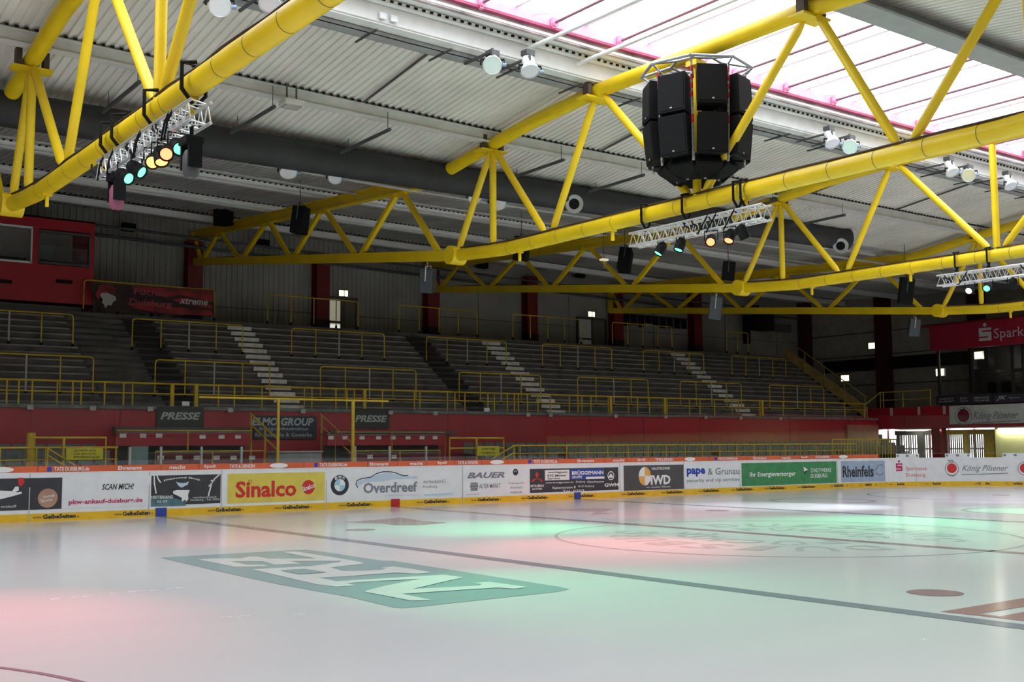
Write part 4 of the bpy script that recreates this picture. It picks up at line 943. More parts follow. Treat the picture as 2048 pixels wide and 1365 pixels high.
# balcony railings
o = thing('balcony_railing', 'thin pale yellow railing on the far balcony left of the glass box', 'railing', (0,0,0))
l_ = [ex(1758, 791), ex(1860, 787)]
DIMR = mat('dim_rail_paint', (.42, .32, .06), .5)
zz = 4.55
MB().tube([(XE+.1, l_[0].y, zz), (XE+.1, l_[1].y, zz)], .03, 8).build('top_rail', DIMR, o); MB().tube([(XE+.1, l_[0].y, zz-.42), (XE+.1, l_[1].y, zz-.42)], .022, 8).build('lower_rail', DIMR, o)
for px in (1758, 1764, 1803, 1858): q = ex(px, 790); MB().tube([(XE+.1, q.y, 3.72), (XE+.1, q.y, zz)], .028, 8).build('post', DIMR, o)
MB().tube([(32.4, 21.55, 3.93), (XE+.1, l_[0].y, zz)], .03, 8).build('sloping_rail', DIMR, o)
# stair cladding: sloping panels down the far end of the stand
o = thing('stair_cladding', 'sloping yellow-brown clad stair at the far end of the stand', 'stairs', (0,0,0))
def slope_panel(xx, y0, z0_, y1, z1_, h, m, nm):
    MB().add([(xx,y0,z0_),(xx,y1,z1_),(xx,y1,z1_+h),(xx,y0,z0_+h),(xx+.06,y0,z0_),(xx+.06,y1,z1_),(xx+.06,y1,z1_+h),(xx+.06,y0,z0_+h)], [(0,1,2,3),(7,6,5,4),(0,4,5,1),(3,2,6,7),(0,3,7,4),(1,5,6,2)]).build(nm, m, o)
slope_panel(32.95, 21.9, 3.15, 27.3, 6.75, .62, STAIRP, 'side_panel')
for i in range(14): MB().bx(33.0, 34.6, 22.2+.38*i, 22.6+.38*i, 3.1+.25*i, 3.25+.25*i).build('step', TERRD, o)
for xx in (32.95,):
    MB().tube([(xx, 21.9, 4.3), (xx, 27.6, 8.1), (xx, 28.4, 8.1)], .03, 8).build('handrail', DIMR, o)
    for f in range(5): y = 22+1.3*f; MB().tube([(xx, y, 3.2+(y-21.9)*.667), (xx, y, 4.3+(y-21.9)*.667)], .026, 8).build('post', DIMR, o)
# ================================================================== ROOF
YM = 2.1
def mir(y): return 2*YM-y
def deck(name, ys, m, x0=-30, x1=41, pitch=.20, d=.045, keep=None):
    """trapezoid roof sheet; ys = [(y, z)], ribs run across the hall"""
    mb = MB(); xs = []; x = x0
    while x < x1: xs += [(x, 0), (x+pitch*.42, 0), (x+pitch*.5, d), (x+pitch*.92, d)]; x += pitch
    n = len(ys); vs = [(x, y, z+q+rz(x, y)) for x, q in xs for y, z in ys]
    fs = [(i*n+j, i*n+j+1, (i+1)*n+j+1, (i+1)*n+j) for i in range(len(xs)-1) for j in range(n-1)]
    mb.add(vs, fs)
    return struct(name, mb, m)
CY = [(13.25, 10.02), (9.8, 10.52), (5.0, 11.14)]
deck('ceiling_centre_left', CY, DECK)
deck('ceiling_centre_right', [(mir(y), z) for y, z in CY], DECK)
SY = [(12.9, 10.12), (32.4, 11.62)]
deck('ceiling_stand', SY, DECKS)
SZL = lambda y: 10.12+(y-12.9)*1.5/19.5
deck('ceiling_near_stand', [(mir(y), SZL(y)) for y in (12.9, 16.0)], DECKS); deck('ceiling_near_wall', [(mir(y), SZL(y)) for y in (19.2, 32.4)], DECKS)
g2 = MB(); g2.add([(x, mir(y), SZL(y)+.1+rz(x, y)) for x in (-30, 0, 12, 41) for y in (16.0, 19.2)], [(i*2, i*2+1, i*2+3, i*2+2) for i in range(3)]); struct('window_added_roof_light', g2, GLAZ)  # unseen second roof light, added to brighten the near ice
top = MB()
for f in (lambda y: y, mir):
    top.add([(x, f(y), z+.12+rz(x, y)) for x in (-30, 0, 12, 41) for y, z in CY], [(i*3+j, i*3+j+1, (i+1)*3+j+1, (i+1)*3+j) for i in range(3) for j in range(2)])
    for ya_, yb_ in (((12.9, 32.6),) if f is not mir else ((12.9, 16.0), (19.2, 32.6))):
        top.add([(x, f(y), 10.12+(y-12.9)*1.5/19.5+.14+rz(x, y)) for x in (-30, 0, 12, 41) for y in (ya_, yb_)], [(i*2, i*2+1, i*2+3, i*2+2) for i in range(3)])
struct('roof', top, DGREY)
def purlin(name, y, zb, zt_, wd, m, x0=-30, x1=41):
    mb = MB(); n = 12
    for i in range(n):
        a = x0+(x1-x0)*i/n; b = x0+(x1-x0)*(i+1)/n; za, zc = rz(a, y), rz(b, y)
        mb.add([(a,y-wd/2,zb+za),(a,y+wd/2,zb+za),(a,y+wd/2,zt_+za),(a,y-wd/2,zt_+za),(b,y-wd/2,zb+zc),(b,y+wd/2,zb+zc),(b,y+wd/2,zt_+zc),(b,y-wd/2,zt_+zc)], [(0,1,2,3),(7,6,5,4),(0,4,5,1),(3,2,6,7),(0,3,7,4),(1,5,6,2)])
    mb.add([], [])
    return mb
def ibeam(name, y, zb, zt_, wd, m, label, flip=1):
    mb = purlin(name, y, zb, zb+.05, wd, m); w2 = purlin(name, y, zt_-.05, zt_, wd, m); w3 = purlin(name, y, zb+.05, zt_-.05, .06, m)
    mb.add(w2.v, w2.f); mb.add(w3.v, w3.f); o = mb.build(name, m); o['kind'] = 'structure'; return o
ibeam('beam_eaves_left', 9.8, 10.14, 10.47, .22, PBEAM, '')
ibeam('beam_eaves_right', mir(9.8), 10.14, 10.47, .22, PBEAM, '')
for y in (14.6, 19.9, 24.4, 29.0):
    zc = 9.83+(y-13.2)*.065+.16
    ibeam('beam_stand', y, zc, zc+.26, .2, mat('stand_purlin_paint', (.86,.85,.83), .55, noise=.03), '')
    o = purlin('x', y+.9, zc+.26, zc+.33, .12, None).build('beam_batten', mat('stand_purlin_paint', (.86,.85,.83), .55, noise=.03)); o['kind'] = 'structure'
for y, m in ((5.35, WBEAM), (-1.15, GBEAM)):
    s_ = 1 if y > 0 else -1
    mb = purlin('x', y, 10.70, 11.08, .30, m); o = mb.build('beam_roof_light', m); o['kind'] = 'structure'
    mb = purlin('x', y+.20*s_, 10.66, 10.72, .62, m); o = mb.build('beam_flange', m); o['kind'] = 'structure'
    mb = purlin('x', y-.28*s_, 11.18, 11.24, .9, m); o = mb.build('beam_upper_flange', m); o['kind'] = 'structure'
def rib_shade(y, z, yo, x0=-14, x1=40, p=.20):  # black blocks stand in for the shade inside the sheet ribs
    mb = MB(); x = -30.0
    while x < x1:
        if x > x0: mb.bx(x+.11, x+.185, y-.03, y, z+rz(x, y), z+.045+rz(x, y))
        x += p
    o = mb.build('beam_rib_shade', BLACK); o['kind'] = 'structure'
rib_shade(9.68, 10.475, 0); rib_shade(5.04, 11.10, 0)
for y, s_ in ((5.1, 1), (-.9, -1)):
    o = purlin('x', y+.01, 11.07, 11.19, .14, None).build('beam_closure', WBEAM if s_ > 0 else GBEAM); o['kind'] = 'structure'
for yv in (14.6, 19.9, 24.4, 29.0): rib_shade(yv-.11, 10.12+(yv-12.9)*1.5/19.5-.035, 0, -14, 12)
# upstand of the roof light and the pink trim
for ysgn, yb in ((1, 4.62), (-1, -.42)):
    o = purlin('x', yb+.06*ysgn, 11.14, 11.34, .1, None).build('wall_upstand', CONC); o['kind'] = 'structure'
    o = purlin('x', yb-.02*ysgn, 11.31, 11.37, .16, None).build('trim_dark_pink', mat('dark_pink_trim', (.42, .05, .14), .5)); o['kind'] = 'structure'
    o = purlin('x', yb+.02*ysgn, 11.37, 11.70, .05, None).build('trim_pink', PINKL); o['kind'] = 'structure'
gz = MB(); gz.bx(-30, 41, -.4, 4.6, 11.70, 11.71); g_ = struct('window_roof_light', gz, GLAZ)
for k in range(22):
    x = -14.22+2.03*k
    o = thing('glazing_bar', 'slim pink glazing bar crossing the roof light', 'glazing bar', (x, 4.55, 11.5), 'pink glazing bars of the roof light')
    MB().tube([(0, 0, 0), (0, -4.9, 0)], .034, 8).build('bar', mat('dusky_pink_bar', (.22, .10, .14), .5), o); MB().tube([(0, .0, -.13), (0, .0, .13)], .06, 8).build('bolt_bracket', PINK, o); MB().tube([(0,0,-.02),(0,-.1,-.02)], .08, 8).build('end_sleeve', PINK, o)
mb = MB()
for k in range(44):
    x = -14.22+1.015+2.03*k/1
    if x < 40: mb.bx(x-.012, x+.012, -.4, 4.6, 11.66, 11.70)
for k in range(20):
    x = -13+2.6*k
    for a, b in (((x, 4.6), (x+2.6, 2.1)), ((x+2.6, 2.1), (x, -.4))): mb.beam((a[0], a[1], 11.6), (b[0], b[1], 11.6), .012, .012)
o = mb.build('glazing_lattice', mat('pale_bar_paint', (.42,.34,.37), .5)); o['kind'] = 'structure'
for k, (l, r) in enumerate(((( 1051,103),(1290,0)), ((1158,140),(1330,60)), ((1430, 150),(1500,120)))[:2]):
    a = at(*l, 'Y', 5.1); x = a.x
    o = MB().tube([(x, 5.15, 10.95), (x+.1, -.9, 10.95)], .05, 10).build('tie_tube', WBEAM); tag(o, 'white tie tube crossing the roof light, %s' % ['nearest, left of the hanging loudspeaker cluster', 'second, close to the loudspeaker cluster'][k], 'tube')
# grey cable tray under the white roof light beam
o = thing('cable_tray', 'grey cable tray running under the white roof light beam', 'cable tray', (0,0,0))
mb = purlin('x', 5.72, 10.54, 10.56, .34, None, -30, 40.5); p2 = purlin('x', 5.56, 10.54, 10.64, .02, None, -30, 40.5); p3 = purlin('x', 5.88, 10.54, 10.64, .02, None, -30, 40.5); mb.add(p2.v, p2.f); mb.add(p3.v, p3.f)
mb.build('tray', mat('galvanised_tray', (.33,.34,.35), .5), o)
MB().tube([(x, 5.72, 10.60+rz(x, 5.7)) for x in (-30,-24,-18,-12,-6,0,6,12,18,24,30,36,40)], .035, 6).build('cable', DGREY, o)
for k in range(26):
    x = -12+1.9*k; MB().bx(x-.02, x+.02, 5.2, 6.15, 10.50+rz(x,5.7), 10.535+rz(x,5.7)).build('support', DGREY, o)
# ------------------------------------------------------------------ roof trusses
def truss(X):
    R_ = lambda y, z: (0, y, z+rz(X, y))
    low = lambda y, z: (0, y, z)
    o = thing('roof_truss', {-12: 'nearest yellow tubular roof truss, running out of the picture at the top left', 0: 'second yellow roof truss, the one carrying the hanging black loudspeaker cluster', 12: 'third yellow roof truss, behind the loudspeaker cluster', 24: 'farthest yellow roof truss, low over the far corner'}[X], 'roof truss', (X, 0, 0))
    rb, rt = .175, .18
    A = (9.8, 10.14); B = (5.38, 10.5); kk = (11.65, 7.28)
    if X == -12: A = (10.15, 10.0)
    zb = 7.12
    MB().tube([low(*kk), low(9.6, zb+.02), low(9.2, zb), low(mir(9.2), zb), low(mir(9.6), zb+.02), low(mir(kk[0]), kk[1])], rb, 16).build('bottom_chord', YEL, o, smooth=True)
    MB().tube([R_(13.15, 9.74)]*(X > 20)+[R_(11.9, A[1]-.27), R_(*A), R_(8, 10.34), R_(*B), R_(YM, 10.5), R_(mir(B[0]), 10.5), R_(mir(8), 10.34), R_(mir(A[0]), A[1]), R_(mir(11.9), 9.86)], rt, 16).build('top_chord', YEL, o, smooth=True)
    for s_ in (0, 1):
        f = (lambda y: y) if s_ == 0 else mir
        # outer arms: flanged beam above, box below
        e0 = Vector(R_(f(13.1), 9.74)); e1 = Vector(R_(f(32.0), 11.0))
        MB().beam(e0, e1, .20, .04).build('x', YEL).name = 'tmp'
        t_ = bpy.data.objects['tmp']; bpy.data.objects.remove(t_)
        mb = MB(); up = Vector((0, 0, .17))
        mb.beam(e0+up, e1+up, .26, .045); mb.beam(e0-up, e1-up, .26, .045); mb.beam(e0, e1, .04, .32); mb.build('arm_top_chord', YEL, o)
        b0 = Vector(low(f(kk[0]), kk[1])); b1 = Vector(R_(f(32.0), 9.85))
        MB().beam(b0, b1, .22, .30).build('arm_bottom_chord', YEL, o)
        MB().tube([(-.24, f(kk[0]), kk[1]), (.24, f(kk[0]), kk[1])], .27, 18).build('pin_joint', YEL, o, smooth=True)
        MB().beam(R_(f(32.0), 9.75), R_(f(32.0), 11.1), .25, .3).build('end_post', YEL, o)
        ta = lambda y: Vector(R_(f(y), 9.74+(y-13.1)*.0667-.15)); ba = lambda y: Vector(low(f(y), 0))+Vector((0, 0, kk[1]+(y-kk[0])/(32.0-kk[0])*(b1.z-kk[1])+.13))
        tn = [14.75, 19.9, 24.45, 29.2]; bn_ = [12.3, 17.35, 22.3, 26.9, 31.0]
        for i in range(4):
            MB().beam(ta(tn[i]-.15), ba(bn_[i]+.25), .14, .14).build('diagonal', YEL, o); MB().beam(ta(tn[i]+.15), ba(bn_[i+1]-.2), .14, .14).build('diagonal', YEL, o)
        MB().beam(ta(31.9), ba(31.2), .14, .14).build('diagonal', YEL, o)
        for y in tn: q = ta(y); MB().box(q+Vector((0,0,-.02)), (.05, .7, .22)).build('gusset_plate', YEL, o)
        # web of the middle part
        Av = Vector(R_(f(A[0]), A[1]-.2)); Bv = Vector(R_(f(B[0]), B[1]-.2)); n1 = Vector(low(f(7.35), zb+.18)); n0 = Vector(low(f(11.5), kk[1]+.15))
        for a, b in ((Av+Vector((0, .12 if s_ == 0 else -.12, 0)), n0), (Av-Vector((0, .12 if s_ == 0 else -.12, 0)), n1+Vector((0, .15*(1-2*s_), 0))), (Bv+Vector((0, .12*(1-2*s_), 0)), n1-Vector((0, .15*(1-2*s_), 0))), (Bv-Vector((0, .25*(1-2*s_), 0)), Vector(low(YM+.2*(1-2*s_), zb+.18))), (Av, Vector(low(f(A[0]), zb+.15)))):
            d = (b-a).normalized()
            MB().tube([a, a+d*.22, b-d*.22, b], [.055, .095, .095, .055], 14).build('diagonal' if abs(a.y-b.y) > .1 else 'vertical_strut', YEL, o, smooth=True)
        for c_, w_ in ((Av, .30), (Bv, .30)): 
            MB().bx(-.42, .42, c_.y-.1, c_.y+.3, c_.z-.02, c_.z+.03).build('bearing_plate', YEL, o)
            for xb in (-.28, .28): MB().bx(xb-.06, xb+.06, c_.y-.05, c_.y+.15, c_.z+.03, c_.z+.42).build('bearing_block', mat('brown_bearing', (.09,.06,.045), .7), o)
    MB().tube([R_(YM, 10.3), low(YM, zb+.15)], .095, 14).build('vertical_strut', YEL, o, smooth=True)
    # weld seams and cables on the bottom chord
    for i in range(14): y = 9.0-1.05*i; MB().tube([(0, y-.006, zb), (0, y+.006, zb)], rb+.004, 16, False).build('cable_tie', DGREY, o)
    zc_ = lambda y: zb+rb+.02+max(0, min(1, (y-9.2)/2.4))*(kk[1]-zb)
    pts = [(-.07+.02*math.sin(i*1.7), 11.3-.7*i, zc_(11.3-.7*i)+.006*math.sin(i*2.3)) for i in range(30)]
    MB().tube(pts, .022, 6).build('cable', mat('brown_cable', (.05,.03,.02), .6), o)
    MB().tube([(.0+.03*math.sin(i*1.1), 11.2-.8*i, zc_(11.2-.8*i)) for i in range(25)], .025, 6).build('cable', YRAIL, o)
    for y in (8.6, 4.9, .7): MB().bx(-.03, .03, y-.03, y+.03, zb-.42, zb-.18).bx(-.09, .09, y-.05, y+.05, zb-.2, zb-.14).build('hanger_lug', YEL, o)
    MB().tube([(.05, 16+i*1.2, (kk[1]+(16+i*1.2-kk[0])/(32.0-kk[0])*(b1.z-kk[1]))+.17+.03*math.sin(i*2)) for i in range(13)], .02, 5).build('cable', DGREY, o)
    return o
for X in (-12, 0, 12, 24): truss(X)
# ------------------------------------------------------------------ dark air duct with nozzles
o = thing('air_duct', 'long fat dark grey round air duct running lengthwise under the roof', 'duct', (0,0,0))
dz = lambda x: 9.64+interp(x, [-12, 0, 12, 18], [0, .03, .12, .16])
dx = [-30, -12, -6, 0, 6, 12, 18.2]
MB().tube([(x, 12.3, dz(x)) for x in dx]+[(18.7, 12.15, 9.8)], .42, 24).build('duct_tube', DUCT, o, smooth=True)
for k in range(21): x = -14+1.5*k; MB().tube([(x-.012, 12.3, dz(x)), (x+.012, 12.3, dz(x))], .424, 24, False).build('duct_seam', mat('duct_seam_grey', (.04,.04,.044), .7), o)
for px, py in ((1148, 408), (1681, 492)):
    p = at(px, py, 'Y', 11.9); d = (CAMPOS+Vector((9, 3, 1))-p).normalized()
    q = p+d*-.55
    MB().tube([(q.x, 12.5, q.z+.25), q, p], [.2, .2, .2], 20).build('nozzle_neck', DGREY if px > 1500 else NOZ, o, smooth=True)
    n_ = MB().lathe([(.16, -.12), (.27, -.08), (.30, 0), (.27, .06), (.17, .03), (.15, -.1)], p, d, 24, False).build('nozzle', NOZ, o, smooth=True)
    MB().lathe([(.165, .0), (.165, .036)], p, d, 20).build('nozzle_opening', BLACK, n_)
for k in range(12): x = -12.6+2.7*k; MB().tube([(x, 12.3, dz(x)+.38), (x, 12.3, 10.1)], .012, 6).build('hanger', DGREY, o)
# ------------------------------------------------------------------ thin dark heater tubes hanging across the hall
kk = [((700,293),(776,262),'left of the second truss top joint'), ((1030,352),(1131,318),'right of the second truss top joint'), ((1180,385),(1300,342),'left of the loudspeaker cluster bottom'), ((1560,450),(1720,430),'between the third truss and the duct end'), ((215,212),(280,165),'behind the nearest truss'), ((480,252),(543,217),'under the eaves beam at upper left'), ((1440,432),(1560,395),'behind the middle lighting truss')]
for (l, r, n) in kk:
    a = at(*l, 'Y', 11.5); x = at(*r, 'Y', 9.3).x; x = (a.x+x)/2; za = at(*l, 'Y', 11.5).z; zc = at(*r, 'Y', 9.3).z
    z = min(10.0, (za+zc)/2)
    o = thing('heater_tube', 'thin dark tube hanging across the roof sheets, '+n, 'tube fitting', (x, 9.3, z)); MB().tube([(0, 0, 0), (0, 2.6, -.04)], .05, 8).build('tube', DGREY, o); MB().tube([(0, .1, 0), (0, .1, .42+rz(x, 9.4))], .01, 5).build('hanger', DGREY, o); MB().tube([(0, 2.2, 0), (0, 2.2, .2+rz(x,11.5))], .01, 5).build('hanger', DGREY, o)
# slim conduits lying under the deck
for k, (px, py) in enumerate(((728,205),(1200,297),(1620,195+70),(1790,365))):
    p = at(px, py, 'Y', 9.6); x = p.x
    o = MB().tube([(x, 9.6, 10.47+rz(x,9.8)), (x, 5.6, 11.0+rz(x, 5.6))], .03, 6).build('conduit', DGREY); o['kind'] = 'structure'
# ------------------------------------------------------------------ floodlights
def flood(p, aim, r, label, lens_m=PMETAL, up=.45, group=None):
    p = Vector(p); d = Vector(aim).normalized()
    o = thing('floodlight', label, 'floodlight', p, group)
    MB().lathe([(.07, -.42), (.13, -.40), (.15, -.30), (r*.62, -.2), (r*.92, -.07), (r, 0), (r*1.03, .02), (r*.97, .03), (r*.93, .0)], (0,0,0), d, 24).build('bowl', ENAMEL, o, smooth=True)
    MB().lathe([(r*.93, .0), (r*.93, .008)], (0,0,0), d, 24).build('glass_face', lens_m, o)
    x = d.cross(Vector((0,0,1))).normalized()
    MB().tube([x*(r+.05), x*(r+.05)+Vector((0,0,up-.1)), x*-(r+.05)+Vector((0,0,up-.1)), x*-(r+.05)], .025, 6).build('yoke', BLACK, o)
    MB().box(-d*.35+Vector((0,0,up*.7)), (.24,.22,.12)).build('control_gear', DGREY, o)
    MB().lathe([(.045, 0), (.045, .09)], x*-(r+.1), x, 10).build('hinge_cap', BLUEP, o)
    MB().tube([Vector((0,0,up-.1)), Vector((0,0,up+.16))], .03, 6).build('stem', DGREY, o)
    return o
camdir = lambda p: (CAMPOS-Vector(p)).normalized()
FL = [(440,12,'with round glass face, far left at the top edge',.21,1), (540,8,'seen from behind, beside the nearest truss at the top',.21,0), (985,130,'with round glass face, left one of the pair left of the cluster',.21,1), (1060,142,'tilted, right one of the pair left of the loudspeaker cluster',.21,0),
      (1665,287,'left one of the pair right of the loudspeaker cluster',.21,0), (1700,294,'right one of the pair right of the loudspeaker cluster',.21,1), (1905,345,'left one of the pair near the right edge',.21,0), (1937,351,'right one of the pair near the right edge',.21,1), (2022,372,'nearest to the right picture edge',.21,0)]
for px, py, n, r, face in FL:
    p = at(px, py, 'Z', 10.22); d = camdir(p)
    aim = (d*1.0+Vector((0,0,-.35))) if face else Vector((-.2, -.5, -1))
    o = flood(p, aim, r, 'white enamel floodlight '+n, PMETAL, .22, None)
    MB().bx(-.03, .03, min(0, 5.75-p.y), max(0, 5.75-p.y), .30, .345).build('support_arm', DGREY, o)
FL2 = [(577,345,'left one over the stand, left of the second truss arm',.24), (670,357,'right one over the stand, left of the second truss arm',.19), (950,397,'between the second truss diagonals, left one',.2), (996,407,'between the second truss diagonals, right one',.26), (1655,490,'behind the third truss, beside the duct end',.2)]
for px, py, n, r in FL2:
    p = at(px, py, 'Z', 9.55); o = flood(p, Vector((-.25, -.6, -1)) if 'left' in n and r > .22 else Vector((-.5,-.7,-.8)), r, 'floodlight with white face '+n, ENAMEL, .35)
    zd = (10.12+(p.y-12.9)*.077 if p.y > 13 else 10.05)+rz(p.x, p.y)-p.z; MB().tube([(0, 0, .3), (0, 0, zd)], .02, 6).build('hanger', DGREY, o)
p = at(583, 207, 'Y', 9.3); o = thing('box_lamp', 'small pale square lamp hanging under the eaves beam at upper left', 'lamp', p)
MB().box((0,0,0), (.5,.4,.14)).build('housing', PBEAM, o, bevel=.02); MB().box((0,0,-.09), (.42,.32,.04)).build('diffuser', GRAIL, o); MB().bx(-.14,-.11,-.02,.02,.07,.45).bx(.11,.14,-.02,.02,.07,.45).build('strap', DGREY, o)
for k, (px, py) in enumerate(((765,32),(787,38))):
    p = at(px, py, 'Y', 5.15); o = MB().box((p.x, 5.14, p.z), (.16,.06,.13)).build('junction_box', ENAMEL); tag(o, 'small white junction box on the white roof light beam, %s of two' % ['left','right'][k], 'box')
# ------------------------------------------------------------------ loudspeaker cluster in the middle
o = thing('speaker_cluster', 'huge hanging ring of black loudspeaker cabinets in the middle of the hall', 'loudspeaker cluster', (0, 2.05, 0))
for ri, (z, rr, hh, tilt) in enumerate(((9.30, 1.15, .84, -.03), (8.42, 1.12, .86, .10), (7.88, .80, .50, .95))):
    for k in range(8):
        an = k*PI/4+math.radians(16)
        R = Matrix.Rotation(an, 3, 'Z') @ Matrix.Rotation(tilt, 3, 'Y')
        zz = z+(.14 if ri == 0 and k == 5 else 0)
        c = Vector((math.cos(an)*(rr-.30), math.sin(an)*(rr-.30), zz)); wd = .66 if ri < 2 else .60
        mb = MB(); D_ = .60 if ri < 2 else .5
        # tapered cabinet: wide front, narrow back
        vs = []
        for z_ in (-hh/2, hh/2):
            for x_, w_ in ((D_/2, wd/2), (-D_/2, wd*.27)): vs += [Vector((x_, -w_, z_)), Vector((x_, w_, z_))]
        vs = [c+R @ v for v in vs]
        mb.add(vs, [(0,1,3,2), (4,6,7,5), (0,4,5,1), (2,3,7,6), (0,2,6,4), (1,5,7,3)])
        cb = mb.build('cabinet', BLACK, o)
        MB().box(c+R @ Vector((D_/2+.008, 0, 0)), (.012, wd*.90, hh*.90), R).build('grille', GRILLE, cb)
        MB().box(c+R @ Vector((D_/2+.016, 0, -hh*.40)), (.006, .05, .03), R).build('badge', GRAIL, cb)
fm = MB()
oct_ = [Vector((math.cos(k*PI/4+.672)*1.22, math.sin(k*PI/4+.672)*1.22, 10.05)) for k in range(8)]
for k in range(8):
    fm.tube([oct_[k], oct_[(k+1) % 8]], .035, 8)
    i0 = oct_[k]*.45; i0.z = 10.22; i1 = oct_[(k+1) % 8]*.45; i1.z = 10.22
    fm.tube([oct_[k], i0], .03, 8); fm.tube([i0, i1], .03, 8); fm.tube([oct_[k], (oct_[k]*.6).to_3d()*1+Vector((0,0,10.05*.4-.35))], .022, 6)
fm.build('hanging_frame', mat('galvanised_frame', (.42,.45,.50), .4, metal=.5), o)
MB().tube([(0,0,10.2),(0,0,10.32)], .10).bx(-.16,.16,-.16,.16,10.18,10.30).tube([(.0,-.12,9.65),(0,-.12,9.95)], .08).build('yellow_hoist', YEL, o)
for k in (2, 3, 4, 5, 6, 7):
    an = k*PI/4+.672; mbs, mbr = MB(), MB(); n = 34
    for i in range(n):
        z0_ = 9.9-i*.062; rr = 1.06-.002*i
        c = Vector((math.cos(an)*rr, math.sin(an)*rr, z0_)); (mbr if (i < 13 and i % 3) or (17 < i < 21) else mbs).box(c, (.03, .05, .06) if i % 2 else (.05, .03, .06))
    mbs.build('chain', CHAIN, o); mbr.build('red_sling', REDCH, o)
MB().lathe([(.30, 7.70), (.60, 7.72), (.66, 7.80), (.5, 7.95)], (0,0,0), (0,0,1), 8).build('bottom_plate', BLACK, o)
# ------------------------------------------------------------------ hanging loudspeakers over the stand side
PS = [(447,421,28,56,.25,'on the left, above the second truss arm'), (600,441,26,50,0,'hanging in front of the second truss arm'), (1043,498,26,44,.1,'behind the second truss, right of the centre'), (1250,521,24,42,-.3,'hanging under the roof between the second and third truss'), (1457,542,24,32,.3,'behind the third truss arm'), (1812,582,26,48,.2,'behind the third truss at right'), (1431,616,24,42,.2,'wrapped in plastic, hanging low right of centre'), (855,562,26,44,.2,'wrapped in plastic, hanging under the second truss joint'), (1828,655,20,32,.2,'wrapped in plastic, hanging low at far right')]
GRYW = mat('plastic_wrap', (.035,.042,.052), .3)
for px, py, pw, ph, tl, n in PS:
    Y = {447:27.5, 600:18.5, 1043:17.5, 1250:17.0, 1457:15.5, 1812:12.5, 1431:13.2, 855:13.2, 1828:15.5}[px]
    p = at(px, py, 'X', {1431: 12, 855: 0, 1828: 24}[px]) if px in (1431, 855, 1828) else at(px, py, 'Y', Y); dep = (p-CAMPOS).dot(_fw); k = dep/FPX; wd, hh = pw*1.2*k, ph*1.1*k
    wrap = 'plastic' in n
    o = thing('hanging_speaker', ('grey ' if wrap else 'black ')+'loudspeaker cabinet '+n, 'loudspeaker', p)
    R = Matrix.Rotation(.7, 3, 'Z') @ Matrix.Rotation(-tl, 3, 'Y') @ Matrix.Rotation(.12, 3, 'X')
    MB().box((0,0,0), (wd, wd*.85, hh), R).build('cabinet', GRYW if wrap else BLACK, o, bevel=.03)
    MB().box(R @ Vector((0, -wd*.43, 0)), (wd*.88, .02, hh*.9), R).build('grille', GRYW if wrap else GRILLE, o)
    MB().tube([R @ Vector((-wd*.55, 0, 0)), R @ Vector((-wd*.55, 0, hh*.6)), R @ Vector((wd*.55, 0, hh*.6)), R @ Vector((wd*.55, 0, 0))], .02, 6).build('yoke', GRAIL if wrap else DGREY, o)
    if Y > 12.6: zr = (9.83+(Y-13.2)*.065+.40 if not wrap else 7.28+(p.y-11.65)*.126-.12)+(rz(p.x, Y) if not wrap else 0)
    else: zr = 10.1
    if zr > p.z+hh*.5: MB().tube([(0,0,hh*.55), (0,0,zr-p.z)], .015, 6).build('hanger', GRAIL if wrap else DGREY, o)
# ------------------------------------------------------------------ lighting trusses and lamps
def ltruss(X, y0, y1, z, label, straps, mess):
    o = thing('lighting_truss', label, 'lighting truss', (X-.05, (y0+y1)/2, z))
    L = (y1-y0)/2; h = .15
    mb = MB()
    for sx in (-h, h):
        for sz in (-h, h): mb.tube([(sx, -L, sz), (sx, L, sz)], .026, 8)
    mb.build('main_tubes', ALU, o, smooth=True)
    mb = MB(); n = 16
    for i in range(n):
        a = -L+2*L*i/n; b = a+2*L/n; m_ = (a+b)/2
        for sx in (-h, h): mb.tube([(sx, a, -h), (sx, m_, h), (sx, b, -h)], .012, 5, False)
        for sz in (-h, h): mb.tube([(-h, a, sz), (h, m_, sz), (-h, b, sz)], .012, 5, False)
    mb.build('lattice_bars', ALU, o)
    for y in straps:
        for dx_ in (-.09, .09): MB().tube([(dx_*.5, y+dx_, h), (dx_*2.4, y+dx_, .35), (dx_*2.4, y+dx_, .74), (0, y+dx_, .78)], .03, 6).build('strap', BLACK, o)
    for k in range(mess):
        y = -L+.4+random.random()*(2*L-.8); MB().tube([(-.16, y, .17), (-.2, y+.1, 0), (-.17, y+.3, -.2), (-.1, y+.45, -.12), (-.16, y+.7, .05), (-.13, y+.8, .18)], .018, 6).build('cable', BLACK, o)
    return o
ltruss(-12, .2, 4.6, 6.62, 'silver lattice lighting truss with tangled cables under the nearest yellow truss', (-1.9, -.3, 1.3, 1.9), 6)
ltruss(0, .1, 4.1, 6.57, 'silver lattice lighting truss with red and green lamps, under the second yellow truss', (-1.4, -1.2, .3, 1.6), 3)
ltruss(12, -.4, 3.9, 6.58, 'silver lattice lighting truss at the right edge, under the third yellow truss', (-1.0, .6, 1.6), 2)
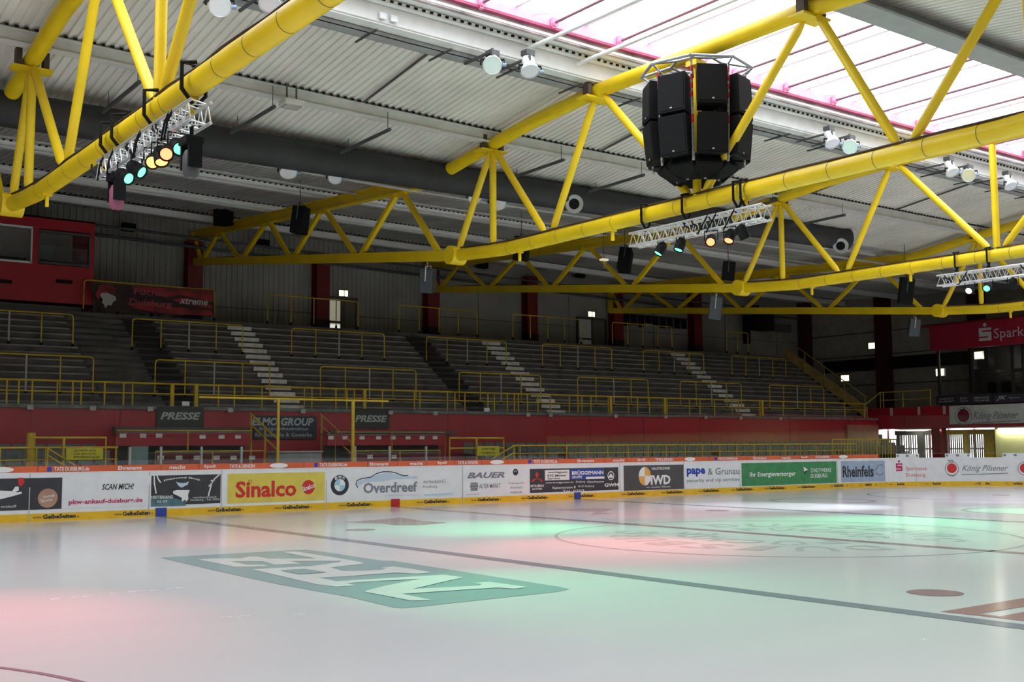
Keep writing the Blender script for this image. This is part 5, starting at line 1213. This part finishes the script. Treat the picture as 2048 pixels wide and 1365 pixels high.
def par(p, aim, col, label, r=.115, L=.28):
    p = Vector(p); d = (Vector(aim)-p).normalized()
    o = thing('stage_light', label, 'stage light', p)
    MB().lathe([(r*.5, -L*.6), (r*.8, -L*.5), (r, -L*.2), (r, L*.5), (r*.9, L*.5), (r*.9, L*.42)], (0,0,0), d, 18).build('can', BLACK, o, smooth=True)
    MB().lathe([(r*.88, L*.40), (r*.6, L*.45), (.01, L*.46)], (0,0,0), d, 18).build('lens', LENS[col], o)
    x = d.cross(Vector((0,0,1))); x = x.normalized() if x.length > .05 else Vector((1,0,0))
    MB().tube([x*(r+.03), x*(r+.03)+Vector((0,0,.2)), x*-(r+.03)+Vector((0,0,.2)), x*-(r+.03)], .014, 6).build('yoke', BLACK, o)
    MB().box((0,0,.23), (.05,.05,.08)).build('clamp', GRAIL, o)
    return o
def beam_light(p, aim, col, power, ang, blend=1.0):
    l = bpy.data.lights.new('stage_beam', 'SPOT'); l.energy = power; l.color = col; l.spot_size = math.radians(ang); l.spot_blend = blend; l.shadow_soft_size = .08
    q = bpy.data.objects.new('stage_beam', l); q.location = p; q.rotation_euler = (Vector(aim)-Vector(p)).to_track_quat('-Z', 'Y').to_euler(); COL.objects.link(q)
GRN, RED_, WHT, LAV = (.10, 1, .42), (1, .16, .20), (.85, .9, 1), (.65, .5, 1)
LT = [(-12, 3.35, 6.33, (-7.0,-7.6), 'green', GRN, 1800, 50, 'dim green one at the lower left of the nearest lighting truss'), (-12, 2.75, 6.33, (-6,-5), 'green', GRN, 0, 0, 'green one, second from the left on the nearest lighting truss'),
      (-12, 1.95, 6.3, (-16.4,-2.6), 'amber', RED_, 1900, 58, 'glowing orange one, third on the nearest lighting truss'), (-12, 1.62, 6.3, (-8.9,7.3), 'amber', RED_, 1500, 36, 'glowing orange one, fourth on the nearest lighting truss'), (-12, 1.35, 6.3, (-16.6,-4.2), 'red', RED_, 500, 50, 'glowing red-orange one, fifth on the nearest lighting truss'),
      (-12, .92, 6.3, (-9.2,-4.4), 'green', GRN, 9000, 50, 'bright green one at the right end of the nearest lighting truss'),
      (0, 3.15, 6.28, (-3.1,5.6), 'green', GRN, 2600, 50, 'green one at the left end of the middle lighting truss'), (0, 2.53, 6.28, (-2.2,3.9), 'green', GRN, 500, 50, 'green one, second from the left on the middle lighting truss'),
      (0, 1.6, 6.25, (-4.3,.2), 'red', RED_, 3200, 50, 'glowing red one, left of two on the middle lighting truss'), (0, 1.06, 6.25, (4.4,8.9), 'red', RED_, 2200, 46, 'glowing red one, right of two on the middle lighting truss'), (0, .7, 6.28, (3,0), 'off', WHT, 0, 0, 'unlit one at the right end of the middle lighting truss'),
      (12, 2.9, 6.28, (8.8,6.8), 'white', WHT, 4500, 46, 'white one on the right lighting truss'), (12, 2.36, 6.28, (3.0,.8), 'green', GRN, 7500, 50, 'green one on the right lighting truss'), (12, 1.6, 6.28, (17,5.2), 'off', LAV, 1500, 46, 'unlit-looking one at the right end of the right lighting truss'), (12, .6, 6.28, (11.5,1.5), 'green', GRN, 1500, 44, 'one beyond the right picture edge on the right lighting truss')]
for X, y, z, aim, col, c, pw, ang, n in LT:
    p = Vector((X-.12, y, z-.05)); kf = 1.0 if n.startswith(('bright', 'glowing', 'white')) else (.02 if X < 0 else .15); par(p, p+camdir(p)*kf+(Vector((*aim, 0))-p).normalized()*.8, col, 'stage light can, '+n)
    if pw:
        b = p+(Vector((*aim, 0))-p).normalized()*.32; beam_light(b, (*aim, 0), c, pw, ang)
# two dark moving heads on the nearest lighting truss
for y, z, m, n in ((.55, 6.15, DGREY, 'dark moving head lamp beside the bright green lamp on the nearest lighting truss'), (3.95, 6.28, mat('dusty_pink_case', (.30,.08,.14), .5), 'moving head lamp with pink side at the lower left of the nearest lighting truss')):
    o = thing('moving_head', n, 'stage light', (-12.05, y, z)); MB().box((0,0,.1), (.28,.34,.12)).build('base', BLACK, o, bevel=.02); MB().box((0,-.15,-.12), (.2,.05,.38)).build('arm', BLACK, o); MB().box((0,.15,-.12), (.2,.05,.38)).build('arm', BLACK, o); MB().tube([(0,0,.1),(0,0,6.48-z)], .03, 6).build('stem', BLACK, o); MB().lathe([(.08,-.2),(.12,-.12),(.12,.12),(.09,.2)], (0,0,-.24), (0,0,1), 16).build('head', m, o, smooth=True)
# small lit emergency lamp under the far roof
p = at(1745, 426, 'Y', 11.2); o = thing('emergency_lamp', 'small lit lamp under the roof sheets right of the third truss', 'lamp', p); MB().box((0,0,0), (.35,.2,.1)).build('lit_body', WLAMP, o); MB().tube([(0,0,.05),(0,0,.5)], .01, 5).build('hanger', DGREY, o)
p = at(1208, 520, 'Y', 18.0); o = thing('emergency_lamp', 'small dim lamp with pole under the roof left of the third truss', 'lamp', p); MB().box((0,0,0), (.3,.2,.07)).build('lit_body', mat('dim_lamp', (.6,.6,.5), .5, emit=(1,.9,.6), es=.6), o); MB().tube([(0,0,-.35),(0,0,0)], .03, 6).build('stem', GRAIL, o); MB().tube([(0,0,0),(0,0,10.12+5.1*.077+rz(p.x,18)-p.z)], .01, 5).build('hanger', DGREY, o)
# pipes and cable runs along the stand roof
for k, (y, z, r) in enumerate(((14.0, 9.62, .05), (17.5, 10.15, .04), (30.2, 10.55, .06), (31.2, 10.35, .07))):
    pts = [(x, y+.05*math.sin(x), z+rz(x, y)) for x in range(-30, 41, 3)]
    o = MB().tube(pts, r, 8).build('roof_pipe', GRAIL if k < 2 else DGREY); tag(o, kind='structure')
